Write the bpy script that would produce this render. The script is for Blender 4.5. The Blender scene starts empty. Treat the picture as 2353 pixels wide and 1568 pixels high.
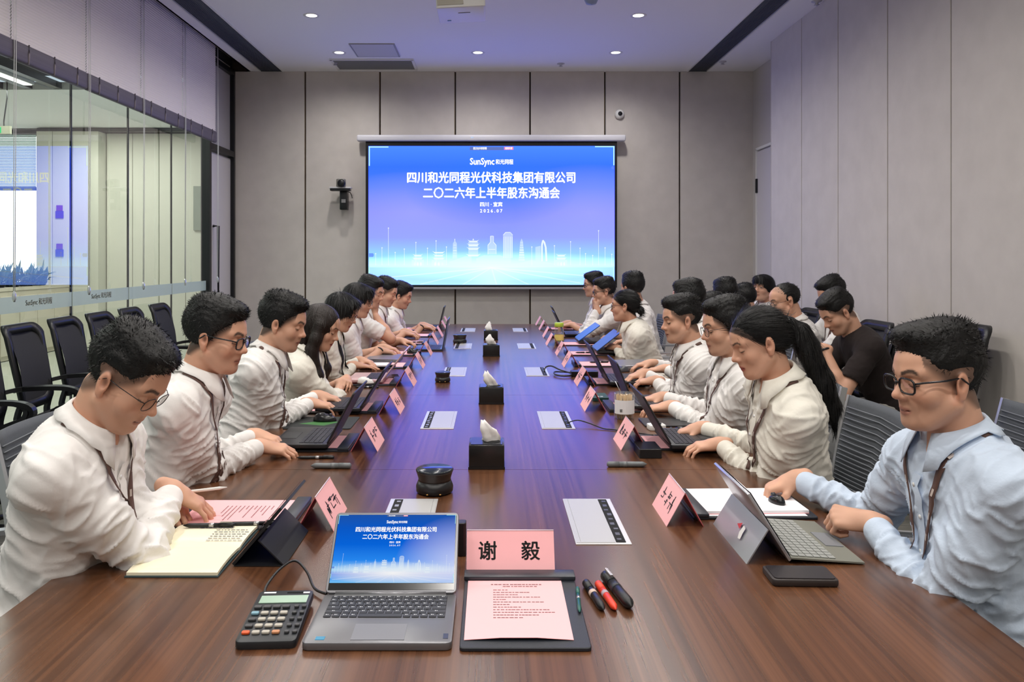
import bpy, bmesh, math, random
import numpy as np
from mathutils import Vector, Matrix
from mathutils.bvhtree import BVHTree

SC = bpy.context.scene
COL = SC.collection
PI = math.pi
FPX, HC, VX, VY = 1830.0, 1.51, 1129.0, 590.0      # focal length in px of a 2353 px wide frame, lens height, vanishing point
TT = 0.75                                           # table top height

# ------------------------------------------------------------------ camera, world, exposure
cam_d = bpy.data.cameras.new('camera'); cam = bpy.data.objects.new('camera', cam_d); COL.objects.link(cam)
cam_d.sensor_width = 36.0; cam_d.lens = 36.0 * FPX / 2353.0
cam_d.shift_x = (2353 / 2 - VX) / 2353.0; cam_d.shift_y = -(1568 / 2 - VY) / 2353.0
cam.location = (0, 0, HC); cam.rotation_euler = (PI / 2, 0, 0); cam_d.clip_start = 0.05; cam_d.clip_end = 80
SC.camera = cam
SC.view_settings.view_transform = 'Standard'
try: SC.view_settings.look = 'None'
except Exception: pass
SC.view_settings.gamma = 1.0; SC.view_settings.use_curve_mapping = False
SC.view_settings.exposure = -0.16
SC.cycles.use_denoising = True
SC.cycles.max_bounces = 9; SC.cycles.diffuse_bounces = 6; SC.cycles.glossy_bounces = 3; SC.cycles.transparent_max_bounces = 10
SC.cycles.sample_clamp_indirect = 4.0; SC.cycles.caustics_reflective = False; SC.cycles.caustics_refractive = False
W = bpy.data.worlds.new('world'); SC.world = W; W.use_nodes = True
W.node_tree.nodes['Background'].inputs[0].default_value = (0.75, 0.85, 1.0, 1)
W.node_tree.nodes['Background'].inputs[1].default_value = 1.0

DOWN_W, DOWN_BLEND = 74.0, 1.0
def lamp(name, typ, loc, energy, color=(1, 1, 1), rot=(0, 0, 0), **kw):
    d = bpy.data.lights.new(name, typ); d.energy = energy; d.color = color
    for k, v in kw.items(): setattr(d, k, v)
    o = bpy.data.objects.new(name, d); COL.objects.link(o); o.location = loc; o.rotation_euler = rot
    return o
LIGHT_ROWS = [8.9, 7.53, 6.16, 4.79, 3.42, 2.05, 0.68, -0.69, -2.06]
LIGHT_COLS = [-1.70, -0.15, 1.39]
for yy in LIGHT_ROWS:
    for xx in LIGHT_COLS:
        if abs(xx + 0.15) < .01 and abs(yy - 7.53) < .01: continue
        lamp('downlight_lamp', 'SPOT', (xx, yy, 3.765), DOWN_W, (1.0, 0.955, 0.90), (0, 0, 0), spot_size=math.radians(164), spot_blend=DOWN_BLEND, shadow_soft_size=0.06)
# area lamps added under the corridor ceiling, beyond the glass
for (xx, yy) in ((-5.0, 3.0), (-5.0, 6.5), (-5.4, 9.6), (-6.0, 12.0)):
    lamp('corridor_lamp', 'AREA', (xx, yy, 3.6), 80.0, (1.0, 1.0, 0.97), (0, 0, 0), shape='RECTANGLE', size=1.6, size_y=1.2)

# ------------------------------------------------------------------ colour and material helpers
def lin(c):
    return tuple(((v / 255.0) / 12.92 if v / 255.0 <= 0.04045 else ((v / 255.0 + 0.055) / 1.055) ** 2.4) for v in c)
MATS = {}
def mat(name, rgb=(128, 128, 128), rough=0.5, metal=0.0, bump=None, emis=None, spec=None, coat=0.0, var=None, trans=None, attr=None, sss=0.0, sheen=0.0):
    """bump=(scale, strength), var=(scale, amount, stretch) colour variation of the thing's own surface"""
    if name in MATS: return MATS[name]
    m = bpy.data.materials.new(name); m.use_nodes = True; MATS[name] = m
    nt = m.node_tree; b = nt.nodes['Principled BSDF']; L = nt.links
    c = (*lin(rgb), 1)
    b.inputs['Base Color'].default_value = c; b.inputs['Roughness'].default_value = rough; b.inputs['Metallic'].default_value = metal
    if spec is not None: b.inputs['Specular IOR Level'].default_value = spec
    if coat: b.inputs['Coat Weight'].default_value = coat; b.inputs['Coat Roughness'].default_value = 0.15
    if sheen: b.inputs['Sheen Weight'].default_value = sheen
    if trans: b.inputs['Transmission Weight'].default_value = trans
    if sss:
        b.inputs['Subsurface Weight'].default_value = sss; b.inputs['Subsurface Radius'].default_value = (0.012, 0.005, 0.003); b.inputs['Subsurface Scale'].default_value = 1.0
    if attr:
        a = nt.nodes.new('ShaderNodeAttribute'); a.attribute_name = attr; L.new(a.outputs['Color'], b.inputs['Base Color'])
    tc = None
    if bump or var: tc = nt.nodes.new('ShaderNodeTexCoord')
    if bump:
        n = nt.nodes.new('ShaderNodeTexNoise'); n.inputs['Scale'].default_value = bump[0]; n.inputs['Detail'].default_value = 4
        L.new(tc.outputs['Object'], n.inputs['Vector'])
        bp = nt.nodes.new('ShaderNodeBump'); bp.inputs['Strength'].default_value = bump[1]; bp.inputs['Distance'].default_value = 0.01
        L.new(n.outputs['Fac'], bp.inputs['Height']); L.new(bp.outputs['Normal'], b.inputs['Normal'])
    if var:
        mp = nt.nodes.new('ShaderNodeMapping'); mp.inputs['Scale'].default_value = var[2] if len(var) > 2 else (1, 1, 1)
        L.new(tc.outputs['Object'], mp.inputs['Vector'])
        n = nt.nodes.new('ShaderNodeTexNoise'); n.inputs['Scale'].default_value = var[0]; n.inputs['Detail'].default_value = 5
        L.new(mp.outputs['Vector'], n.inputs['Vector'])
        r = nt.nodes.new('ShaderNodeValToRGB'); k = var[1]
        r.color_ramp.elements[0].position = 0.3; r.color_ramp.elements[1].position = 0.7
        r.color_ramp.elements[0].color = tuple(v * (1 - k) for v in c[:3]) + (1,); r.color_ramp.elements[1].color = tuple(min(1, v * (1 + k)) for v in c[:3]) + (1,)
        L.new(n.outputs['Fac'], r.inputs['Fac']); L.new(r.outputs['Color'], b.inputs['Base Color'])
    if emis:
        b.inputs['Emission Color'].default_value = (*lin(emis[0]), 1); b.inputs['Emission Strength'].default_value = emis[1]
    return m
def pane_mat(name, rgb, rough=0.0, opacity=0.0, tint=(255, 255, 255)):
    """thin pane: clear sheet with Fresnel reflection; opacity adds a frosted film"""
    if name in MATS: return MATS[name]
    m = bpy.data.materials.new(name); m.use_nodes = True; MATS[name] = m
    nt = m.node_tree; nt.nodes.clear(); L = nt.links
    out = nt.nodes.new('ShaderNodeOutputMaterial'); t = nt.nodes.new('ShaderNodeBsdfTransparent'); g = nt.nodes.new('ShaderNodeBsdfGlossy')
    t.inputs[0].default_value = (*lin(tint), 1); g.inputs['Roughness'].default_value = rough; g.inputs['Color'].default_value = (1, 1, 1, 1)
    fr = nt.nodes.new('ShaderNodeFresnel'); fr.inputs['IOR'].default_value = 1.5
    ge = nt.nodes.new('ShaderNodeNewGeometry'); iv = nt.nodes.new('ShaderNodeMath'); iv.operation = 'SUBTRACT'; iv.inputs[0].default_value = 1.0; L.new(ge.outputs['Backfacing'], iv.inputs[1])
    mu = nt.nodes.new('ShaderNodeMath'); mu.operation = 'MULTIPLY'; L.new(iv.outputs[0], mu.inputs[0]); L.new(fr.outputs[0], mu.inputs[1])
    m3 = nt.nodes.new('ShaderNodeMath'); m3.operation = 'MULTIPLY'; m3.inputs[1].default_value = 1.8; m3.use_clamp = True; L.new(mu.outputs[0], m3.inputs[0])   # two faces of the sheet
    mx = nt.nodes.new('ShaderNodeMixShader'); L.new(m3.outputs[0], mx.inputs[0]); L.new(t.outputs[0], mx.inputs[1]); L.new(g.outputs[0], mx.inputs[2])
    last = mx
    if opacity:
        d = nt.nodes.new('ShaderNodeBsdfDiffuse'); d.inputs[0].default_value = (*lin(rgb), 1)
        m2 = nt.nodes.new('ShaderNodeMixShader'); m2.inputs[0].default_value = opacity; L.new(mx.outputs[0], m2.inputs[1]); L.new(d.outputs[0], m2.inputs[2]); last = m2
    L.new(last.outputs[0], out.inputs[0])
    return m
def glow_mat(name, rgb, strength, sample=True):
    if name in MATS: return MATS[name]
    m = bpy.data.materials.new(name); m.use_nodes = True; MATS[name] = m
    nt = m.node_tree; nt.nodes.clear()
    e = nt.nodes.new('ShaderNodeEmission'); e.inputs[0].default_value = (*lin(rgb), 1); e.inputs[1].default_value = strength
    o = nt.nodes.new('ShaderNodeOutputMaterial'); nt.links.new(e.outputs[0], o.inputs[0])
    if not sample: m.cycles.emission_sampling = 'NONE'
    return m

# ------------------------------------------------------------------ object helpers
def tag(o, label=None, cat=None, group=None, kind=None):
    if label: o['label'] = label
    if cat: o['category'] = cat
    if group: o['group'] = group
    if kind: o['kind'] = kind
    return o
def empty(name, loc, rz=0.0, label=None, cat=None, group=None):
    o = bpy.data.objects.new(name, None); COL.objects.link(o); o.location = loc; o.rotation_euler = (0, 0, rz); o.empty_display_size = 0.05
    return tag(o, label, cat, group)
def link(name, me, parent=None, loc=None, rz=None):
    o = bpy.data.objects.new(name, me); COL.objects.link(o)
    if parent is not None: o.parent = parent
    if loc is not None: o.location = loc
    if rz is not None: o.rotation_euler = (0, 0, rz)
    return o
KIDS = {}
def copy_tree(o, parent=None):
    c = o.copy(); COL.objects.link(c)
    if parent is not None: c.parent = parent
    for ch in [x for x in bpy.data.objects if x.parent == o]: copy_tree(ch, c)
    return c
def rotz(a): return Matrix.Rotation(a, 4, 'Z')
def xf(loc=(0, 0, 0), rz=0.0, rx=0.0, ry=0.0):
    return Matrix.Translation(loc) @ Matrix.Rotation(rz, 4, 'Z') @ Matrix.Rotation(rx, 4, 'X') @ Matrix.Rotation(ry, 4, 'Y')
class MB:
    def __init__(s): s.v = []; s.f = []; s.m = []; s.sm = []
    def add(s, vs, fs, mi=0, M=None, smooth=False):
        n = len(s.v)
        s.v += [tuple(M @ Vector(p)) if M is not None else tuple(p) for p in vs]
        s.f += [tuple(i + n for i in f) for f in fs]; s.m += [mi] * len(fs); s.sm += [smooth] * len(fs); return s
    def box(s, c, d, mi=0, M=None):
        x, y, z = c; a, b, e = d[0] / 2, d[1] / 2, d[2] / 2
        vs = [(x + i * a, y + j * b, z + k * e) for k in (-1, 1) for j in (-1, 1) for i in (-1, 1)]
        return s.add(vs, [(0, 2, 3, 1), (4, 5, 7, 6), (0, 1, 5, 4), (2, 6, 7, 3), (0, 4, 6, 2), (1, 3, 7, 5)], mi, M)
    def rbox(s, c, d, r, mi=0, M=None, seg=3):
        """box with its vertical edges rounded by r"""
        x, y, z = c; a, b, e = d[0] / 2, d[1] / 2, d[2] / 2; r = min(r, a * .99, b * .99); pts = []
        for (sx, sy, a0) in ((1, 1, 0), (-1, 1, 90), (-1, -1, 180), (1, -1, 270)):
            for i in range(seg + 1):
                t = math.radians(a0 + 90.0 * i / seg); pts.append((x + sx * (a - r) + r * math.cos(t), y + sy * (b - r) + r * math.sin(t)))
        return s.prism(pts, z - e, z + e, mi, M)
    def prism(s, pts, z0, z1, mi=0, M=None, smooth=False):
        n = len(pts); vs = [(p[0], p[1], z0) for p in pts] + [(p[0], p[1], z1) for p in pts]
        s.add(vs, [tuple(range(n - 1, -1, -1)), tuple(range(n, 2 * n))], mi, M)
        b = len(s.v) - 2 * n
        for i in range(n):
            j = (i + 1) % n; s.f.append((b + i, b + j, b + n + j, b + n + i)); s.m.append(mi); s.sm.append(smooth)
        return s
    def quad(s, pts, mi=0, M=None): return s.add(pts, [tuple(range(len(pts)))], mi, M)
    def lathe(s, prof, c=(0, 0, 0), n=20, mi=0, M=None, smooth=True, cap=True):
        vs = []; fs = []; k = len(prof)
        for i in range(n):
            t = 2 * PI * i / n
            for (r, z) in prof: vs.append((c[0] + r * math.cos(t), c[1] + r * math.sin(t), c[2] + z))
        for i in range(n):
            j = (i + 1) % n
            for q in range(k - 1): fs.append((i * k + q, j * k + q, j * k + q + 1, i * k + q + 1))
        s.add(vs, fs, mi, M, smooth)
        if cap:
            b = len(s.v) - len(vs)
            if prof[0][0] > 1e-5: s.f.append(tuple(b + i * k for i in range(n - 1, -1, -1))); s.m.append(mi); s.sm.append(False)
            if prof[-1][0] > 1e-5: s.f.append(tuple(b + i * k + k - 1 for i in range(n))); s.m.append(mi); s.sm.append(False)
        return s
    def tube(s, path, r, n=8, mi=0, M=None, closed=False, flat=1.0, up=(0, 0, 1)):
        P = [Vector(p) for p in path]; m = len(P); vs = []; fs = []; U = Vector(up)
        rr = r if isinstance(r, (list, tuple)) else [r] * m
        for i, p in enumerate(P):
            a = P[(i - 1) % m] if (closed or i > 0) else p; b = P[(i + 1) % m] if (closed or i < m - 1) else p
            t = (b - a).normalized(); x = t.cross(U)
            if x.length < 1e-3: x = t.cross(Vector((0, 1, 0)))
            x.normalize(); y = x.cross(t)
            for k in range(n):
                q = 2 * PI * k / n; vs.append(tuple(p + x * (math.cos(q) * rr[i]) + y * (math.sin(q) * rr[i] * flat)))
        for i in range(m if closed else m - 1):
            j = (i + 1) % m
            for k in range(n): fs.append((i * n + k, i * n + (k + 1) % n, j * n + (k + 1) % n, j * n + k))
        if not closed: fs += [tuple(range(n - 1, -1, -1)), tuple((m - 1) * n + k for k in range(n))]
        return s.add(vs, fs, mi, M, True)
    def sweep(s, path, w, t, mi=0, M=None, up=(1, 0, 0)):
        """rectangular bar swept along a path: w across (along `up`), t thick"""
        P = [Vector(p) for p in path]; m = len(P); U = Vector(up); vs = []; fs = []
        for i, p in enumerate(P):
            a = P[max(0, i - 1)]; b = P[min(m - 1, i + 1)]; d = (b - a).normalized(); nn = d.cross(U).normalized()
            for (cx, cy) in ((-1, -1), (1, -1), (1, 1), (-1, 1)): vs.append(tuple(p + U * (cx * w / 2) + nn * (cy * t / 2)))
        for i in range(m - 1):
            for k in range(4): fs.append((i * 4 + k, i * 4 + (k + 1) % 4, i * 4 + 4 + (k + 1) % 4, i * 4 + 4 + k))
        fs += [(3, 2, 1, 0), tuple((m - 1) * 4 + k for k in range(4))]
        return s.add(vs, fs, mi, M, False)
    def mesh(s, name, mats, bevel=None, fix=False):
        me = bpy.data.meshes.new(name)
        me.from_pydata(s.v, [], s.f)
        for m in (mats if isinstance(mats, (list, tuple)) else [mats]): me.materials.append(m)
        me.polygons.foreach_set('material_index', s.m); me.polygons.foreach_set('use_smooth', s.sm)
        if bevel or fix:
            b = bmesh.new(); b.from_mesh(me)
            if fix: bmesh.ops.recalc_face_normals(b, faces=b.faces)
            if bevel:
                es = [e for e in b.edges if len(e.link_faces) == 2 and e.calc_face_angle(0) > 0.6]
                bmesh.ops.bevel(b, geom=es, offset=bevel[0], segments=bevel[1], affect='EDGES', profile=0.5, clamp_overlap=True)
                for f in b.faces: f.smooth = True if bevel[1] > 1 else f.smooth
            b.to_mesh(me); b.free()
            if bevel and bevel[1] > 1:
                try: me.set_sharp_from_angle(angle=0.7)
                except Exception: pass
        me.update(); return me
    def build(s, name, mats, parent=None, bevel=None, loc=None, rz=None, fix=False):
        return link(name, s.mesh(name, mats, bevel, fix), parent, loc, rz)
def struct(o): o['kind'] = 'structure'; return o
FONT_CACHE = {}
def text_mesh(txt, size, M, mats, name='lettering', bold=0.0, spacing=1.0, parent=None, extrude=0.0, align='CENTER', width=None):
    """flat lettering as a mesh, in the XY plane of M"""
    key = (txt, round(size, 5), bold, spacing, align)
    if key not in FONT_CACHE:
        c = bpy.data.curves.new('t', 'FONT'); c.body = txt; c.size = size; c.align_x = align; c.align_y = 'CENTER'; c.space_character = spacing
        c.resolution_u = 2
        o = bpy.data.objects.new('t', c); COL.objects.link(o)
        dg = bpy.context.evaluated_depsgraph_get(); me = bpy.data.meshes.new_from_object(o.evaluated_get(dg))
        FONT_CACHE[key] = me; bpy.data.objects.remove(o); bpy.data.curves.remove(c)
    me = FONT_CACHE[key].copy()
    if bold:
        b = bmesh.new(); 
        for (dx, dy) in ((-1, 0), (1, 0), (0, .8), (0, -.8)):
            t = me.copy(); t.transform(Matrix.Translation((dx * bold, dy * bold, 0))); b.from_mesh(t); bpy.data.meshes.remove(t)
        b.to_mesh(me); b.free()
    if width and len(me.vertices):
        xs = [v.co.x for v in me.vertices]; w0 = max(xs) - min(xs); cx = (max(xs) + min(xs)) / 2
        for v in me.vertices: v.co.x = (v.co.x - cx) * width / w0
    me.transform(M); me.materials.clear(); me.materials.append(mats)
    me.update()
    return link(name, me, parent)
NTH = ['first', 'second', 'third', 'fourth', 'fifth', 'sixth', 'seventh', 'eighth', 'ninth', 'tenth', 'eleventh', 'twelfth']
# ------------------------------------------------------------------ the room
XL, XR, XR2, YB, YF, ZC = -3.2, 2.96, 3.22, 9.8, -3.2, 3.79
M_PANEL = mat('wall_fabric', (204, 198, 192), 0.9, bump=(900, 0.12), var=(6, 0.04))
M_JOINT = mat('joint_dark', (52, 42, 34), 0.6)
M_BRASS = mat('joint_brass', (120, 98, 70), 0.4, metal=0.6)
M_CEIL = mat('ceiling_paint', (240, 240, 242), 0.9)
M_CARPET = mat('carpet', (128, 127, 120), 0.95, bump=(300, 0.5), var=(3, 0.35, (1, 14, 1)))
M_BLACK = mat('black_metal', (18, 19, 22), 0.35)
M_WHITE = mat('white_plastic', (228, 228, 226), 0.4)
M_GRILLE = mat('grille_grey', (88, 90, 98), 0.5)
M_DARK = mat('dark_void', (14, 14, 17), 0.9)
M_LAV = mat('door_laminate', (205, 202, 208), 0.45)

MB().box((0, 3.3, -0.05), (6.6, 13.2, 0.1)).build('floor', M_CARPET)['kind'] = 'structure'
# ceiling in strips that leave the two long linear grilles and the blind pocket open
cb = MB()
GL, GR = (-2.85, -2.555), (2.405, 2.665)
for (a, b) in ((-2.98, GL[0]), (GL[1], GR[0]), (GR[1], 3.5)): cb.box(((a + b) / 2, 3.3, ZC + .05), (b - a, 13.2, 0.1))
cb.box((-3.1, 3.3, ZC + .25), (.3, 13.2, .1)); cb.box((-2.97, 3.3, ZC + .15), (.02, 13.2, .3))
struct(cb.build('ceiling', M_CEIL))
# back wall
wb = struct(MB().box((0, YB + 0.12, ZC / 2 + .25), (7.0, 0.16, ZC + .7)).build('wall_back', M_JOINT))
edges = [-3.18, -2.292, -1.371, -0.4445, 0.4767, 1.398, 2.319, 3.26]
for a, b in zip(edges[:-1], edges[1:]):
    MB().box(((a + b) / 2, YB + 0.02, ZC / 2), (b - a - 0.02, 0.04, ZC)).build('panel', M_PANEL, wb, bevel=(0.004, 1))
for e in edges[1:-1]:
    MB().box((e - .006, YB + .035, ZC / 2), (0.006, 0.02, ZC)).build('joint_strip', M_BRASS, wb)
# right wall: fabric panels, then a recess with a door by the back wall
wr = struct(MB().box((XR + .2, (8.43 + YF) / 2, ZC / 2), (0.3, 8.43 - YF - .02, ZC + .1)).build('wall_right', M_JOINT))
ys = [8.43, 7.60, 6.80, 5.95, 5.13, 4.30, 3.48, 2.65, 1.83, 1.0, 0.18, -.65, -1.5, -2.3, YF]
for a, b in zip(ys[1:], ys[:-1]):
    MB().box((XR + .02, (a + b) / 2, ZC / 2), (0.04, b - a - 0.012, ZC)).build('panel', M_PANEL, wr, bevel=(0.003, 1))
MB().box((XR + .12, 8.435, ZC / 2), (.24, .01, ZC)).build('end_cap', M_PANEL, wr)
rc = struct(MB().box((XR2 + .1, 9.12, ZC / 2), (.2, 1.36, ZC + .1)).build('wall_recess', mat('recess_paint', (196, 192, 190), .8)))
dr = struct(MB().box((XR2 - .012, 9.25, 1.385), (.03, .64, 2.77)).build('door_1', M_LAV, bevel=(.004, 1)))
MB().box((XR2 - .035, 9.56, 2.36), (.03, .03, .17)).build('door_handle', M_BLACK, dr, bevel=(.006, 2))
fr = MB()
for yy in (8.92, 9.58): fr.box((XR2 - .012, yy, 1.4), (.05, .03, 2.8))
fr.box((XR2 - .012, 9.25, 2.8), (.05, .69, .03)); struct(fr.build('trim_1', M_WHITE))
struct(MB().box((0, YF - .1, ZC / 2 + .25), (7, .2, ZC + .7)).build('wall_front', M_PANEL))
struct(MB().box((XL - .04, 3.3, 3.94), (.05, 13.0, .34)).build('wall_left_fascia', M_PANEL))

# ---- glazed wall on the left: panes with dark joints, frosted band, head and foot rails
M_GLASS = pane_mat('clear_pane', (255, 255, 255), 0.0, 0, (246, 251, 247))
M_FROST = pane_mat('frosted_film', (196, 214, 208), 0.3, 0.72)
gy = [8.91 - .95 * i for i in range(13)]
M_BANDTXT = mat('band_lettering', (214, 208, 188), .7)
for i in range(12):
    a, b = gy[i + 1], gy[i]
    w = struct(MB().box((XL, (a + b) / 2, 1.88), (.012, b - a - .012, 3.64)).build('window_%d' % (i + 1), M_GLASS))
    MB().box((XL + .009, (a + b) / 2, 1.187), (.001, b - a - .012, .108)).build('frosted_band', M_FROST, w)
    struct(MB().box((XL, a, 1.88), (.014, .012, 3.64)).build('trim_%d' % (i + 2), M_BLACK))
    if i in (2, 3):
        yt = {2: 6.52, 3: 5.62}[i]
        Mt = Matrix.Translation((XL + .0105, yt, 1.19)) @ Matrix(((0, 0, 1, 0), (-1, 0, 0, 0), (0, 1, 0, 0), (0, 0, 0, 1))) @ Matrix.Rotation(PI, 4, 'Y')
        text_mesh('SunSync 和光同程', .05, Mt @ Matrix.Translation((0, 0, .0)), M_BANDTXT, 'band_lettering', .0008, parent=w, width=.33)
rail = MB().box((XL, (gy[0] + gy[-1]) / 2, .03), (.05, gy[0] - gy[-1], .06)).box((XL, (gy[0] + gy[-1]) / 2, 3.73), (.06, gy[0] - gy[-1], .1))
struct(rail.build('trim_20', M_BLACK))
# solid end bay with a tall door, black frame and long pull handle
struct(MB().box((XL - .03, 9.36, 3.27), (.06, .86, .94)).build('wall_left_transom', mat('bay_laminate', (176, 174, 182), .6)))
d2 = struct(MB().box((XL - .02, 9.36, 1.36), (.05, .80, 2.70)).build('door_2', M_LAV, bevel=(.004, 1)))
MB().tube([(XL + .01, 9.13, 1.86), (XL + .07, 9.13, 1.86), (XL + .07, 9.13, .5), (XL + .01, 9.13, .5)], .016, 4).build('pull_handle', M_BLACK, d2)
f2 = MB()
for yy in (8.94, 9.78): f2.box((XL, yy, 1.9), (.1, .06, 3.8))
f2.box((XL, 9.36, 2.76), (.1, .80, .07)).box((XL, 9.36, 3.76), (.1, .80, .06)); struct(f2.build('trim_21', M_BLACK))

# ---- corridor beyond the glass
M_CORR = mat('corridor_panel', (210, 207, 194), .6); M_CFLOOR = mat('corridor_floor', (196, 198, 184), .18)
struct(MB().box((-6.6, 4.8, -.06), (6.8, 19, .1)).build('floor_corridor', M_CFLOOR))
struct(MB().box((-6.6, 12.2, 3.72), (6.8, 3.8, .1)).build('ceiling_corridor', M_CEIL))
gc = struct(MB().box((-6.6, 2.8, 3.9), (6.8, 15, .1)).build('ceiling_slatted', M_DARK))
for k in range(17): MB().box((-9.4 + k * .38, 2.8, 3.72), (.09, 15, .08)).build('ceiling_slat', M_BLACK, gc)
wc = struct(MB().box((-6.6, 13.62, 1.85), (6.8, .1, 3.8)).build('wall_corridor', M_JOINT))
for (a, b, yy) in ((-7.58, -7.32, 13.42), (-7.31, -6.98, 13.42), (-6.97, -6.55, 13.42), (-6.53, -6.1, 13.56), (-6.09, -5.65, 13.56), (-5.64, -5.2, 13.56), (-5.19, -4.75, 13.56), (-4.74, -4.3, 13.56), (-4.29, -3.85, 13.56), (-3.84, -3.2, 13.56)):
    MB().box(((a + b) / 2, yy, 1.8), (b - a, .06 if yy > 13.5 else .3, 3.6)).build('panel', M_CORR, wc)
MB().box((-5.4, 13.38, 3.635), (4.4, .12, .05)).build('head_trim', M_BLACK, wc)
struct(MB().box((-10.0, 5, 1.85), (.1, 18, 3.8)).build('wall_corridor_far', M_CORR))
# bright window at the end of the corridor
wn = struct(MB().box((-8.75, 13.52, 1.8), (2.3, .02, 3.5)).build('window_30', glow_mat('daylight_pane', (250, 252, 255), 2.2)))
for (cx, cz, sx, sz) in ((-7.6, 1.85, .05, 3.6), (-9.9, 1.85, .05, 3.6), (-8.75, 3.62, 2.3, .06), (-8.75, .2, 2.3, .06)):
    MB().box((cx, 13.46, cz), (sx, .1, sz)).build('window_frame', M_BLACK, wn)
bl = empty('window_blind', (-8.75, 13.38, 3.58), 0, 'pale green slatted blind half lowered over the bright corridor window', 'blind')
s = MB()
for k in range(34): s.box((0, 0, -.03 - k * .026), (2.2, .004, .02), 0, None)
o = s.build('slat', mat('corridor_slat', (190, 214, 210), .5), bl); tag(o, kind='stuff')
MB().box((0, 0, -.93), (2.2, .03, .06)).build('bottom_rail', mat('blind_rail', (120, 140, 150), .5), bl)
# planter cabinet with doors and dark plants on it
pc = empty('planter_cabinet', (-7.2, 11.6, 0), 0, 'long beige planter cabinet with small black door pulls beyond the glass', 'cabinet')
M_CAB = mat('cabinet_beige', (204, 194, 176), .55)
MB().box((-.02, 0, .5), (.38, 3.3, 1.0)).build('body', M_CAB, pc)
for k in range(7):
    d = MB().box((.185, -1.41 + k * .47, .5), (.02, .455, .86)).build('cabinet_door', M_CAB, pc, bevel=(.003, 1))
    MB().box((.203, -1.25 + k * .47, .72), (.016, .016, .07)).build('handle', M_BLACK, d)
MB().box((-.02, 0, 1.03), (.40, 3.34, .05)).build('rim', M_CAB, pc)
random.seed(5)
M_LEAF = mat('leaf_green', (38, 72, 52), .35, var=(9, .3))
for k in range(8):
    yy = 10.16 + k * .36
    p = MB()
    for j in range(46):
        a = random.uniform(0, 2 * PI); ln = random.uniform(.16, .46); t = random.uniform(.1, 1.0) ; w = random.uniform(.02, .045)
        d = Vector((math.cos(a) * math.sin(t), math.sin(a) * math.sin(t), math.cos(t))); sd = d.cross(Vector((0, 0, 1))).normalized()
        b0 = Vector((random.uniform(-.08, .08), random.uniform(-.1, .1), 0)); m = b0 + d * ln * .55 + Vector((0, 0, .03)); e = b0 + d * ln - Vector((0, 0, .06 * t))
        p.add([b0, m + sd * w, m + Vector((0, 0, -.012)), m - sd * w, e], [(0, 1, 2), (0, 2, 3), (1, 4, 2), (2, 4, 3)], 0, None, True)
    root = empty('potted_plant', (-7.2, yy, 1.057), 0, 'leafy dark plant on the planter cabinet, %s from its near end' % NTH[k], 'plant', 'plants on the corridor planter')
    p.build('foliage', M_LEAF, root); MB().lathe([(.09, 0), (.12, .06), (.11, .06)], n=10).build('pot', M_DARK, root)
# corridor linear lights, exit sign, door plates
for k, (x, y0, y1) in enumerate(((-5.79, 5.2, 9.95), (-7.69, 5.2, 9.95))):
    ll = empty('linear_light', (x, (y0 + y1) / 2, 3.66), 0, 'white linear light among black corridor ceiling slats, ' + ('nearer the glass' if k == 0 else 'farther from the glass'), 'light')
    MB().box((0, 0, .03), (.14, y1 - y0 + .04, .06)).build('housing', M_WHITE, ll); MB().box((0, 0, -.004), (.10, y1 - y0, .01)).build('diffuser', glow_mat('linear_diffuser', (255, 255, 250), 3.0), ll)
ex = empty('exit_sign', (-6.18, 10.0, 3.1), 0, 'green lit exit sign hanging from the corridor ceiling', 'sign')
MB().box((0, 0, 0), (.30, .03, .1)).build('sign_box', mat('sign_grey', (150, 150, 130), .5), ex); MB().box((-.05, -.017, 0), (.17, .004, .075)).build('lit_face', glow_mat('exit_green', (60, 220, 140), 1.2), ex)
MB().tube([(0.06, 0, .05), (.06, 0, .12), (.1, 0, .4), (.1, 0, .6)], .008, 6).build('hanger', M_BLACK, ex)
for (z, nm) in ((2.27, 'upper'), (1.63, 'lower')):
    sg = empty('door_sign', (-7.22, 13.26, z), 0, 'purple two-tone sign plate on the corridor wall, %s of two' % nm, 'sign')
    MB().box((.03, 0, .05), (.1, .012, .09)).build('upper_plate', mat('sign_violet', (120, 60, 160), .4), sg); MB().box((.03, 0, -.06), (.13, .012, .12)).build('lower_plate', mat('sign_indigo', (80, 60, 170), .4), sg)
rp = empty('room_plate', (-4.92, 13.51, 2.33), 0, 'grey room name plate with dark lettering beside the corridor door', 'sign')
MB().box((0, 0, 0), (.26, .03, .75)).build('plate', mat('plate_grey', (140, 146, 136), .5), rp)
for k in range(4): MB().box((-.05 + k * .033, -.012, -.1), (.02, .003, .07)).build('lettering_mark', M_BLACK, rp)

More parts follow.
